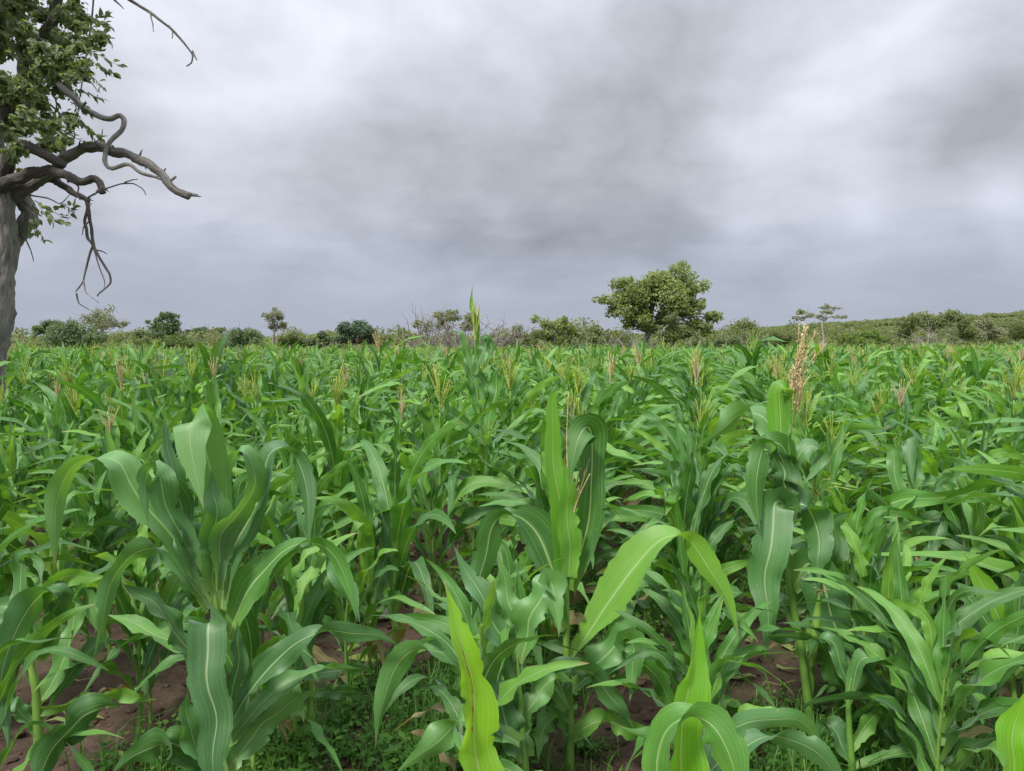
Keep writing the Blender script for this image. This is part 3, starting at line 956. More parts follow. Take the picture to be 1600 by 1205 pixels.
for (ex, ey) in [(500, 455), (470, 440), (455, 470), (440, 425), (420, 390), (400, 400), (490, 300), (430, 360), (410, 470), (395, 490)]:
    p0 = at(Z7[0] + 388 / Z7[2], Z7[1] + 480 / Z7[2], D + .08)
    p1 = at(Z7[0] + ex / Z7[2], Z7[1] + ey / Z7[2], D + .05 + rr.gauss(0, .04))
    P = catmull([p0, (p0 + p1) / 2 + [0, 0, .035], p1], 12)
    V, Q, T = tube(P, np.array([.0026 * rr.uniform(.5, 1.6) for _ in P]), 3)
    sp.add(V - F[1], Q, T, tint=rr.random())
o = link('tassel', sp.mesh('tassel', [M_TASSEL]), F[0])
tag(o, 'small drooping pale green tassel')

# --- young ear with silk on the thick stalk
P = catmull([at(1268, 1040, D - .02), at(1274, 985, D - .05), at(1279, 940, D - .06), at(1281, 915, D - .06)], 12)
V, Q, T = tube(P - F[1], np.array([.010, .015, .019, .021, .022, .021, .020, .018, .015, .012, .009, .005]), 10)
ear = link('ear', build_mesh('ear', V, Q, T, mats=[M_STALK]), F[0])
sp = Soup()
for k in range(40):
    q = P[-2] - F[1]
    e = q + [rr.gauss(0, .018), rr.gauss(-.01, .015), rr.uniform(-.01, .03)]
    V, Q, T = tube(catmull([q, (q + e) / 2 + [0, 0, .008], e], 4), .0011, 3)
    sp.add(V, Q, T, tint=rr.random())
link('silk', sp.mesh('silk', [M_DRY]), ear)

# --- tall plant in the middle, its top leaf above the horizon
D = 5.0
G = hero('tallest maize plant in mid-field, its narrow top leaf pointing above the horizon', D,
         [(430, 1200), (428, 1060), (420, 880), (395, 720), (378, 560), (372, 430), (368, 320)], ZG, .017, .008, nodes=7)
lf(G, D, ZG,
   ([(372, 420), (378, 330), (372, 220), (352, 140), (356, 40)], [22, 26, 22, 20, 2], dict(dd=(.02, .03), roll=20)),
   ([(370, 520), (340, 420), (322, 330), (300, 270), (235, 272)], [30, 44, 30, 26, 2], dict(dd=(0, -.05), roll=22)),
   ([(372, 470), (390, 400), (420, 330), (425, 300), (440, 340), (430, 410)], [26, 46, 52, 50, 42, 2], dict(dd=(-.02, -.08), roll=10)),
   ([(430, 750), (440, 640), (468, 540), (475, 460), (490, 455), (495, 535)], [30, 78, 78, 56, 48, 2], dict(dd=(0, .0, -.04), roll=8, mat=M_LEAF)),
   ([(415, 750), (385, 660), (360, 560), (330, 520), (270, 575)], [26, 44, 44, 40, 2], dict(dd=(0, -.02), roll=16)),
   ([(372, 600), (350, 500), (335, 420), (345, 350)], [30, 54, 46, 2], dict(dd=(.03, .04), roll=16)),
   ([(420, 800), (340, 720), (250, 650), (130, 650), (0, 760)], [30, 50, 64, 66, 2], dict(dd=(0, -.1, -.15), roll=12)),
   ([(428, 1000), (340, 960), (220, 940), (120, 980), (10, 1080)], [30, 46, 44, 40, 2], dict(dd=(0, -.1), roll=14)),
   ([(425, 920), (470, 850), (500, 830), (560, 880)], [26, 44, 40, 2], dict(dd=(0, -.1), roll=14)),
   ([(415, 640), (440, 540), (390, 470), (375, 350)], [26, 40, 34, 2], dict(dd=(.02, .02), roll=16)),
   ([(430, 1060), (500, 960), (540, 910), (590, 900), (560, 1050)], [30, 60, 74, 66, 2], dict(dd=(0, -.1), roll=12)))
sp = Soup()
tassel_soup(sp, random.Random(3), at(ZG[0] + 368 / ZG[2], ZG[1] + 330 / ZG[2], D) - G[1], .30, 14, .16, r=.0035, droop=.6, sides=3)
link('tassel', sp.mesh('tassel', [M_TASSEL]), G[0])

# --- low plant right of the thick stalk, with a swinging leaf
D = 2.85
J = hero('low maize plant right of the thick stalk, its broad leaf bent over like a hook', D, [(880, 960), (872, 780), (868, 640), (880, 560)], Z3, .016, .009)
lf(J, D, Z3,
   ([(876, 660), (905, 520), (955, 470), (1040, 482), (1110, 560), (1168, 660), (1195, 760), (1165, 880)], [40, 66, 80, 100, 96, 80, 60, 2], dict(dd=(0, -.06, -.14), roll=8, wave=.08)),
   ([(880, 860), (950, 745), (1040, 650), (1095, 590)], [34, 64, 60, 2], dict(dd=(0, .08), roll=20)),
   ([(880, 940), (1040, 885), (1190, 845), (1330, 770), (1480, 805)], [34, 66, 60, 52, 2], dict(dd=(0, -.05, .05), roll=16)),
   ([(876, 620), (830, 480), (790, 400), (740, 400), (700, 480)], [36, 60, 64, 56, 2], dict(dd=(.05, .08), roll=18)),
   ([(872, 900), (820, 800), (770, 760), (740, 830)], [34, 76, 76, 3], dict(dd=(0, .06), roll=12)),
   ([(880, 620), (940, 500), (1010, 350), (1020, 300), (900, 340)], [36, 70, 64, 50, 2], dict(dd=(.1, .2), roll=18)))

# --- plant further right with a long flat leaf
D = 3.9
K = hero('maize plant at the right with a long flat leaf pointing right', D, [(425, 930), (440, 800), (448, 650), (450, 500), (440, 380)], ZR, .017, .009)
lf(K, D, ZR,
   ([(440, 640), (400, 560), (330, 570), (420, 540), (540, 530), (680, 525), (800, 545), (940, 605)], [30, 60, 64, 90, 56, 60, 50, 2], dict(dd=(0, -.15, -.1, .0), roll=10)),
   ([(445, 520), (442, 400), (430, 290), (418, 255), (425, 330), (445, 500)], [34, 66, 70, 66, 60, 2], dict(dd=(0, .03, -.06), roll=6)),
   ([(430, 880), (330, 760), (240, 700), (140, 720)], [40, 70, 60, 2], dict(dd=(0, -.1), roll=12)),
   ([(430, 900), (370, 780), (300, 780), (230, 830), (195, 960)], [36, 60, 66, 66, 2], dict(dd=(0, -.1), roll=12)),
   ([(440, 760), (400, 840), (408, 960), (370, 1100), (330, 1230)], [34, 66, 70, 66, 2], dict(dd=(0, -.2, -.3), roll=10)),
   ([(445, 700), (520, 640), (580, 640), (540, 740), (515, 880)], [34, 60, 66, 56, 2], dict(dd=(0, -.1), roll=12)),
   ([(450, 560), (540, 490), (620, 430), (700, 400)], [34, 60, 50, 2], dict(dd=(0, .1), roll=16)),
   ([(440, 640), (370, 470), (350, 350), (340, 300), (260, 270)], [34, 66, 60, 46, 2], dict(dd=(0, .05), roll=16)))
D = 3.1
N_ = hero('maize plant near the right edge with one upright lime blade', D, [(1560, 760), (1548, 560), (1530, 420)], Z3, .017, .010)
lf(N_, D, Z3,
   ([(1530, 500), (1495, 300), (1430, 180), (1350, 35)], [50, 106, 90, 2], dict(dd=(.06, .1), roll=8, mat=M_LIT_LEAF)),
   ([(1540, 560), (1450, 330), (1330, 180), (1230, 165), (1125, 160)], [40, 70, 66, 46, 2], dict(dd=(0, .1, .2), roll=12)),
   ([(1545, 560), (1470, 500), (1420, 620), (1430, 780)], [40, 84, 84, 3], dict(dd=(0, -.1), roll=10)),
   ([(1540, 540), (1450, 420), (1380, 340), (1240, 340), (1110, 350)], [40, 60, 60, 50, 2], dict(dd=(0, .15, .2), roll=16)),
   ([(1545, 500), (1580, 320), (1590, 180), (1610, 110), (1640, 200), (1620, 400)], [40, 74, 80, 80, 70, 2], dict(dd=(0, -.1), roll=8)),
   ([(1550, 560), (1640, 480), (1740, 470), (1850, 560)], [40, 70, 66, 2], dict(dd=(0, -.05), roll=12)))

# --- slender plant between the leafy plant and the centre
D = 3.3
M_ = hero('slender maize plant right of the big leafy one, with a long drooping leaf', D, [(292, 960), (290, 830), (285, 500), (285, 250), (282, 60)], ZA, .017, .009)
lf(M_, D, ZA,
   ([(283, 180), (310, 40), (360, 35), (410, 90), (460, 200), (520, 320), (556, 432)], [40, 66, 84, 92, 92, 66, 2], dict(dd=(0, -.1, -.16), roll=10)),
   ([(280, 140), (255, 20), (160, 45), (5, 40)], [40, 80, 70, 2], dict(dd=(0, -.05), roll=14)),
   ([(282, 380), (235, 240), (185, 215), (110, 290), (38, 440)], [40, 66, 80, 66, 2], dict(dd=(0, -.08), roll=12)),
   ([(284, 440), (270, 330), (200, 360), (110, 430), (15, 465)], [40, 70, 80, 66, 2], dict(dd=(0, -.1), roll=14)),
   ([(288, 420), (340, 280), (400, 240), (490, 300)], [40, 80, 90, 3], dict(dd=(0, -.05), roll=14)),
   ([(286, 470), (350, 330), (385, 180), (410, 90)], [40, 84, 60, 2], dict(dd=(.03, .08), roll=12)),
   ([(290, 830), (200, 740), (330, 690), (450, 670), (560, 660), (645, 700)], [30, 50, 80, 84, 60, 2], dict(dd=(0, -.2, -.1), roll=20)),
   ([(290, 720), (220, 800), (110, 880), (10, 970)], [30, 60, 56, 2], dict(dd=(0, -.05), roll=16)),
   ([(290, 800), (400, 780), (500, 790), (640, 830)], [30, 60, 56, 2], dict(dd=(0, .1), roll=16)),
   ([(284, 200), (275, 60), (250, -100), (200, -220)], [34, 56, 50, 2], dict(dd=(.02, .05), roll=14)),
   ([(284, 180), (300, -20), (330, -160), (420, -220)], [34, 60, 56, 2], dict(dd=(.02, -.05), roll=14)))

# ------------------------------------------------------------------ the field: single plants near, one mass beyond
rng = random.Random(20)
ROW_A = math.radians(14)               # rows lean a little to the right of the view


def field_edge(x):
    return 50 + .55 * max(0.0, x) + 1.2 * math.sin(x * .4)


spots = []
ca, sa = math.cos(ROW_A), math.sin(ROW_A)
for i in range(-110, 130):
    off = i * .80
    t = -40 + rng.random() * .4
    while t < 130:
        t += (.21 if -1 < t < 6 else .30) * rng.uniform(.7, 1.3)
        x = off * ca + t * sa + rng.gauss(0, .05)
        y = -off * sa + t * ca + rng.gauss(0, .05)
        if y < 2.2 or y > field_edge(x) or abs(x) > 3.5 + .80 * y or rng.random() < .06:
            continue
        if x < -.66 * y - .5 and y < 11:
            continue
        spots.append((x, y))


def clear_of_heroes(x, y):
    if y < 2.45:
        return False
    for h in heroes:
        if (h[0] - x) ** 2 + (h[1] - y) ** 2 < .21 ** 2:
            return False
    # the bare furrow by the left plants and the weedy gap in the middle
    for (px, d, r) in ((170, 3.6, .24), (650, 4.3, .22)):
        q = on_ground(px, d)
        if (q[0] - x) ** 2 + (q[1] - y) ** 2 < r * r:
            return False
    if y < 5.4 and abs(800 + FPX * x / y - 752) < 62 and y > 3.5:      # the tallest plant stands free
        return False
    return True


spots = [q for q in spots if clear_of_heroes(*q)]
inview = sorted((q for q in spots if abs(q[0]) < .70 * q[1] + .12), key=lambda q: q[1])
near = inview[:300]
nearset = set(near)
rest = [q for q in spots if q not in nearset]

prng = random.Random(77)
protos = []
for kind, cnt in (('none', 9), ('green', 4), ('dry', 2)):
    for k in range(cnt):
        protos.append((kind, make_plant(prng, kind, prng.uniform(1.30, 1.46) if kind == 'none' else prng.uniform(1.36, 1.5), prng.choice((11, 12, 13)))))
byk = {k: [p for kk, p in protos if kk == k] for k in KINDS}
used = set()
placed = set()
for (x, y) in near:
    u = rng.random()
    kind = 'none' if u < .71 else ('green' if u < .945 else 'dry')
    if y < 4.6:
        kind = 'none'
    src = rng.choice(byk[kind])
    sc = rng.uniform(.74, 1.08) * (.94 if kind == 'none' else 1.0)
    if kind != 'none' and rng.random() < .3 and y > 5:
        sc *= 1.10
    sc = min(sc * (1.12 if y > 5.5 and rng.random() < .3 else 1), (rng.uniform(1.56, 1.76) if rng.random() < .20 and y > 5.5 else rng.uniform(1.22, 1.54)) / TOPZ[src.name]) if y < 14 and kind == 'none' else min(sc, 1.55 / TOPZ[src.name])
    if y < 3.6:
        sc *= .80
    loc, rz = (x, y, float(ground_height(np.array(x), np.array(y))) - .01), rng.uniform(0, 6.283)
    if src.name in used:
        placed.add(copy_thing(src, loc, rz, sc).name)
    else:
        placed.add(src.name)
        used.add(src.name)
        src.location, src.rotation_euler, src.scale = loc, (0, 0, rz), (sc, sc, sc)
MARKS = [(-20, 'old grey tree'), (110, 'large dark olive bush'), (162, 'pale sparse tree'), (257, 'dark upright tree'), (316, 'flat wide acacia'), (382, 'dense dark bush'),
         (430, 'slim pale tree'), (505, 'dark low bush'), (557, 'round bluish bush'), (612, 'pale olive bush'), (690, 'wide pinkish dead brush'), (740, 'tallest maize plant'), (778, 'grey dead brush'),
         (818, 'olive thicket'), (865, 'rounded grey-green tree'), (925, 'hazy olive bush'), (960, 'left end of the largest tree'), (1020, 'largest tree trunk'), (1085, 'right end of the largest tree'),
         (1162, 'thin dark post'), (1235, 'dry tan tassel'), (1287, 'white forked trunk'), (1350, 'light dome-shaped bush'), (1450, 'wide grey-green dome'), (1530, 'grey-green pale-stemmed bush'), (1590, 'dark right edge bush')]
ORD = ['nearest', 'second', 'third', 'fourth', 'fifth', 'sixth']
rank = {}
for o in sorted((o for o in SC.objects if o.get('group') == GROUP_MAIZE), key=lambda o: o.location.y):
    if o.name not in placed:
        continue
    px = 800 + FPX * o.location.x / o.location.y
    mk = min(MARKS, key=lambda m: abs(m[0] - px))[1]
    n_ = rank.get(mk, 0)
    rank[mk] = n_ + 1
    if n_ < 6:
        o['label'] = '%s maize plant behind the front ones, below the %s' % (ORD[n_], mk)
for k, p in protos:                     # a plant never used is taken away again
    if p.name not in used:
        for c in list(p.children):
            bpy.data.objects.remove(c)
        bpy.data.objects.remove(p)

# mass of plants beyond
lrng = random.Random(5)


def lod_plant(rng_, kind, step, cols, nleaf):
    leaves, top = plant_plan(rng_, rng_.uniform(1.28, 1.46), nleaf, kind != 'none')
    sp_ = Soup()
    for (P, L, Wd, wv, fr, ph) in leaves:
        ii = list(range(0, len(P) - 1, step)) + [len(P) - 1]
        V, Q, UV = blade(P[ii], L[ii], Wd[ii] * (1.0 if cols > 1 else 1.05), cols, wave=wv * 1.6 if cols > 1 else 0, freq=fr, ph=ph)
        sp_.add(V, Q, UV=UV, mat=0, tint=rng_.random())
    V, Q, T = tube([(0, 0, -.05), (0, 0, top)], [.013, .007], 3, cap=False)
    sp_.add(V, Q, mat=1)
    if kind != 'none':
        V, Q, T = tube([(0, 0, top), (0, 0, top + .16)], [.007, .006], 3, cap=False)
        sp_.add(V, Q, mat=1)
    if kind != 'none':
        tassel_soup(sp_, rng_, (0, 0, top + .14), .34, 8 if step < 5 else 5, .34, mat=2 if kind == 'green' else 3, r=.004 if step < 5 else .006, bumps=False)
    cat = lambda L_, w: np.concatenate(L_) if L_ else np.zeros((0, w), int)
    return np.concatenate(sp_.V), cat(sp_.Q, 4), cat(sp_.T, 3), np.concatenate(sp_.U), np.concatenate(sp_.qm), (np.concatenate(sp_.tm) if sp_.tm else np.zeros(0, int)), np.concatenate(sp_.ti)


lods = {}
for lvl, (step, cols, nl) in {0: (4, 2, 11), 1: (5, 2, 9), 2: (7, 1, 8)}.items():
    lods[lvl] = [lod_plant(lrng, k, step, cols, nl) for k in ['none'] * (8 + 3 * lvl) + ['green'] * (4 - lvl) + ['dry']]
big = Soup()
for (x, y) in rest:
    lvl = 0 if y < 17 else (1 if y < 28 else 2)
    V, Q, T, U, qm, tm, ti = lrng.choice(lods[lvl])
    sc = lrng.uniform(.70, 1.08) * (1.17 if lrng.random() < .12 else 1)
    Vn = rotz(V * np.array([sc, sc, sc]), lrng.uniform(0, 6.283)) + np.array([x, y, 0])
    t0 = lrng.random()
    big.V.append(Vn)
    big.U.append(U)
    big.ti.append((ti + t0) % 1)
    big.Q.append(Q + big.n)
    big.qm.append(qm)
    if len(T):
        big.T.append(T + big.n)
        big.tm.append(tm)
    big.n += len(V)
mf = link('maize_field', big.mesh('maize_field', [M_LEAF, M_STALK, M_TASSEL, M_DRY]))
tag(mf, 'dense mass of green maize filling the field towards the bushes', 'maize field', kind='stuff')

# ------------------------------------------------------------------ weeds, clods, stones
wr = random.Random(31)
sp = Soup()


def patch(x, y):
    return soft_noise(np.array(x), np.array(y), 2.4, 8) + .25 * soft_noise(np.array(x), np.array(y), 7, 9)


cnt = 0
while cnt < 7500:
    y = 1.9 + wr.random() ** 1.5 * 9
    x = wr.uniform(-.75, .75) * y
    pv = float(patch(x, y)) + (.28 if x > -.45 else -.20)
    if pv < wr.uniform(.0, .6):
        continue
    cnt += 1
    z = float(ground_height(np.array(x), np.array(y)))
    t0 = wr.random()
    for k in range(wr.choice((3, 4, 5))):
        a, ln = wr.uniform(0, 6.28), wr.uniform(.05, .16) * (1 + 1.2 * (t0 > .75))
        le = wr.uniform(.2, .9)
        w = wr.uniform(.002, .0045)
        d = np.array([math.cos(a), math.sin(a), 0])
        sd_ = np.array([-math.sin(a), math.cos(a), 0]) * w
        o0 = np.array([x + wr.gauss(0, .015), y + wr.gauss(0, .015), z - .01])
        m1 = o0 + d * ln * le * .35 + [0, 0, ln * .62]
        tp = o0 + d * ln * le + [0, 0, ln * wr.uniform(.5, .95)]
        sp.add(np.array([o0 - sd_, o0 + sd_, m1 + sd_ * .8, m1 - sd_ * .8, tp]), [(0, 1, 2, 3)], [(3, 2, 4)], tint=t0)
tag(link('grass', sp.mesh('grass', [M_GRASS])), 'short green grass and weeds sprouting between the maize rows', 'grass', kind='stuff')
sp = Soup()
cnt = 0
while cnt < 6500:
    y = 1.9 + wr.random() ** 1.2 * 8
    x = wr.uniform(-.75, .75) * y
    if float(patch(x, y)) + (.15 if x > -.4 else -.25) < .0:
        continue
    cnt += 1
    z = float(ground_height(np.array(x), np.array(y)))
    t0 = wr.random()
    h = wr.uniform(.03, .13)
    for k in range(wr.choice((5, 6, 8))):
        a, ln = wr.uniform(0, 6.28), wr.uniform(.014, .034) * (1 + .9 * (t0 > .8))
        c = np.array([x + wr.gauss(0, .02), y + wr.gauss(0, .02), z + h * wr.uniform(.2, 1)])
        d = np.array([math.cos(a), math.sin(a), wr.uniform(-.2, .5)])
        s2 = np.array([-math.sin(a), math.cos(a), wr.gauss(0, .2)]) * ln * .36
        sp.add(np.array([c, c + d * ln * .5 + s2, c + d * ln, c + d * ln * .5 - s2]), [(0, 1, 2, 3)], tint=(t0 + wr.random() * .3) % 1)
    stem = np.array([[x, y, z], [x + .002, y, z + h]])
    V, Q, T = tube(stem, .0016, 3)
    sp.add(V, Q, T, tint=t0)
tag(link('weeds', sp.mesh('weeds', [M_GRASS])), 'small broad-leaved weeds on the soil under the maize', 'weeds', kind='stuff')


sp = Soup()
for k in range(420):
    y = 2.0 + wr.random() ** 1.3 * 7
    x = wr.uniform(-.72, .72) * y
    a, ln, w = wr.uniform(0, 6.28), wr.uniform(.05, .26), wr.uniform(.004, .018)
    n = 5
    t = np.linspace(-.5, .5, n)
    cx, cy = x + t * ln * math.cos(a) + .03 * np.sin(t * 5 + a), y + t * ln * math.sin(a)
    cz = ground_height(cx, cy) + .012 + .02 * np.abs(np.sin(t * 6 + a))
    nv = np.array([-math.sin(a), math.cos(a), wr.gauss(0, .4)]) * w
    C3 = np.stack([cx, cy, cz], 1)
    pr = np.array([.3, 1, 1, .9, .15])[:, None]
    sp.add(np.vstack([C3 - nv * pr, C3 + nv * pr]), [(i, i + 1, n + i + 1, n + i) for i in range(n - 1)], tint=wr.random())
tag(link('dry_litter', sp.mesh('dry_litter', [M_DRYLEAF])), 'dry straw coloured scraps of leaf lying on the soil', 'leaf litter', kind='stuff')


def lump(rr_, r, flat=.7, sub=1):
    import bmesh
    bm = bmesh.new()
    bmesh.ops.create_icosphere(bm, subdivisions=sub, radius=r)
    for v in bm.verts:
        k = 1 + rr_.uniform(-.28, .28)
        v.co *= k
        v.co.z *= flat
    V = np.array([v.co[:] for v in bm.verts])
    T = np.array([[v.index for v in f.verts] for f in bm.faces])
    bm.free()
    return V, T


lumps = [lump(wr, 1.0) for _ in range(8)]
sp = Soup()
for k in range(5200):
    y = 2.0 + wr.random() ** 1.4 * 7
    x = wr.uniform(-.72, .72) * y
    if float(patch(x, y)) + (.15 if x > -.5 else -.25) > .25:
        continue
    r = min(.045, wr.lognormvariate(math.log(.011), .55))
    V, T = wr.choice(lumps)
    V = rotz(V * r * np.array([wr.uniform(.8, 1.4), 1, wr.uniform(.6, 1)]), wr.uniform(0, 6)) + [x, y, float(ground_height(np.array(x), np.array(y))) + r * .15]
    sp.add(V, T=T, tint=wr.random())
tag(link('soil_crumbs', sp.mesh('soil_crumbs', [M_CLOD], smooth=False)), 'clods of reddish brown soil scattered over the bare ground', 'soil', kind='stuff')

for (px, py, sx, sy, sz, rz, lab) in ((695, 944, .15, .045, .04, .1, 'long pale stone lying on the bare soil left of the centre plant'),
                                      (590, 969, .12, .05, .045, .35, 'pale flat stone on the soil, left of the longer stone'),
                                      (692, 922, .035, .06, .05, .0, 'small grey stone standing behind the long pale stone')):
    d = 1.75 / ((py - 535) / FPX)
    p = on_ground(px, d)
    V, T = lump(wr, 1.0, 1.0, 2)
    V = V + .12 * np.sin(V[:, [1, 2, 0]] * 4)
    o = link('stone', build_mesh('stone', rotz(V * np.array([sx, sy, sz]), rz), T=T, mats=[M_ROCK]), loc=(p[0], p[1], float(ground_height(np.array(p[0]), np.array(p[1]))) + sz * .5))
    tag(o, lab, 'stone')

# ------------------------------------------------------------------ trees and bushes


def leaf_cloud(rr_, clumps, n, size, hollow=.55, long=1.6, outer=1.12, rough=1.0):
    """Leaf-sized faces through a set of ellipsoid clumps ((x,y,z),(rx,ry,rz)); returns arrays."""
    g_ = np.random.RandomState(rr_.randrange(1 << 30))
    vol = np.array([np.prod(c[1]) ** (2 / 3) for c in clumps])
    pick = g_.choice(len(clumps), n, p=vol / vol.sum())
    cen = np.array([c[0] for c in clumps])[pick]
    rad = np.array([c[1] for c in clumps])[pick]
    d = unit(g_.normal(size=(n, 3)))
    r = hollow + (outer - hollow) * g_.random(n) ** .8
    lump_ = 1 + rough * .22 * np.sin(d[:, 0] * 7 + pick) * np.sin(d[:, 1] * 6 + pick * 2.1) + rough * .16 * np.sin(d[:, 2] * 11 + pick)
    p = cen + d * rad * (r * lump_)[:, None]
    nrm = unit(d * .85 + g_.normal(size=(n, 3)) * .65 + [0, -.1, .45])
    a = unit(np.cross(nrm, g_.normal(size=(n, 3))))
    c = np.cross(nrm, a)
    s = size * g_.uniform(.55, 1.25, n)
    A = a * (s * long * .5)[:, None]
    C = c * (s * .5)[:, None]
    dz = nrm * (s * .12)[:, None]
    V = np.stack([p - A, p + C + dz, p + A, p - C + dz], 1).reshape(-1, 3)
    Q = np.arange(n * 4).reshape(n, 4)
    clt = g_.random(len(clumps)) * .5
    ti = np.repeat((clt[pick] + g_.random(n) * .5) % 1, 4)
    return V, Q, ti


CROWN_DENSITY = 1.35


def crown_object(root, name, rr_, clumps, n, size, mat, **kw):
    V, Q, ti = leaf_cloud(rr_, clumps, int(n * CROWN_DENSITY), size, **kw)
    return link(name, build_mesh(name, V, Q, mats=[mat], tint=ti, smooth=False), root)


def thing(name, label, cat, loc, group=None):
    o = bpy.data.objects.new(name, None)
    COL.objects.link(o)
    o.location = loc
    o.empty_display_size = .3
    return tag(o, label, cat, group)


def limbs(root, name, rr_, lines, mat, sides=6, wob=.06, n=10):
    """lines: (points, r0, r1); one mesh of connected limbs."""
    s_ = Soup()
    for (pts, r0, r1) in lines:
        P = catmull(pts, n)
        L = np.linalg.norm(P[-1] - P[0])
        J = np.array([[rr_.gauss(0, wob * L * .12) for _ in range(3)] for _ in P])
        J[0] = 0
        P = P + J
        V, Q, T = tube(P, np.linspace(r0, r1, len(P)) * np.array([rr_.uniform(.92, 1.1) for _ in P]), sides)
        s_.add(V, Q, T, tint=rr_.random() * .2)
    return link(name, s_.mesh(name, [mat]), root)


def ground_at(x, y):
    return float(ground_height(np.array(x), np.array(y)))


def px_tree(name, label, cat, d, clumps_px, trunk_px, n, size, fmat, bmat, seed, r0=.12, depth=.8, bare=0, group=None, sub=5):
    """Tree d metres away: clumps (px, py, radius px [, flat]) and a trunk line in pixel bearings; every clump gets its own depth."""
    rr_ = random.Random(seed)
    k = d / FPX
    base = on_ground(trunk_px[0][0], d)
    base[2] = ground_at(base[0], base[1])
    root = thing(name, label, cat, base, group)
    cl_ = []
    for c in clumps_px:
        px, py, r = c[:3]
        fl = c[3] if len(c) > 3 else .8
        q = at(px, py, d + rr_.gauss(0, r * k * depth))
        for _ in range(sub):
            j = np.array([rr_.gauss(0, .48), rr_.gauss(0, .6), rr_.gauss(0, .42 * fl)]) * r * k
            rr2 = r * k * rr_.uniform(.42, .68)
            cl_.append(((q + j - base), (rr2, rr2 * 1.1, rr2 * fl)))
    crown_object(root, 'crown', rr_, cl_, n, size, fmat)
    pts = [np.array([0, 0, -.2])] + [at(px, py, d) - base for px, py in trunk_px[1:]]
    lines = [(pts, r0 * 1.15, r0 * .75)]
    top = pts[-1]
    for c in clumps_px:
        q = at(c[0], c[1], d + rr_.gauss(0, c[2] * k * depth * .6)) - base
        st = pts[-2] * .35 + top * .65 if rr_.random() < .5 else top
        mid = (st + q) / 2 + np.array([rr_.gauss(0, .12), rr_.gauss(0, .12), .12]) * np.linalg.norm(q - st)
        lines.append(([st, mid, q], r0 * .5, r0 * .14))
        for _ in range(bare):
            e = q + np.array([rr_.gauss(0, 1), rr_.gauss(0, 1), rr_.gauss(.3, .7)]) * c[2] * k
            lines.append(([mid * .4 + q * .6, (mid + e) / 2 + [0, 0, .05], e], r0 * .18, r0 * .05))
    limbs(root, 'trunk', rr_, lines, bmat, 6)
    return root


# --- the round tree in the middle distance
BT = []
for zx, zy, r in ((1150, 80, 62), (1080, 100, 66), (1030, 110, 50), (945, 115, 55), (1195, 150, 66), (1100, 170, 84), (1010, 175, 78), (930, 175, 62), (868, 178, 34),
                  (905, 215, 34), (975, 240, 54), (1035, 250, 56), (960, 272, 34), (1085, 240, 40), (1180, 215, 55), (1225, 190, 40), (1275, 245, 36), (1255, 285, 36), (1215, 265, 40), (1040, 285, 30), (1290, 230, 20), (1110, 120, 60), (1150, 130, 60), (1060, 150, 66), (985, 135, 50)):
    BT.append((600 + zx / 2.5, 400 + zy / 2.5, r / 2.5 * .84, .82))
px_tree('round_tree', 'largest spreading green tree standing behind the maize, right of centre', 'tree', 56, BT,
        [(1004, 700), (1005, 552), (1010, 528), (1018, 512)], 16000, .15, F_BIG, M_DEAD, 4, r0=.27, depth=.55, sub=9)
px_tree('bush', 'low grey-green bush under the right side of the largest tree', 'bush', 53, [(1050, 512, 17), (1062, 520, 14), (1040, 522, 12)],
        [(1052, 600), (1052, 525)], 2600, .12, F_OLIVE, M_BROWNBARK, 5, r0=.06)

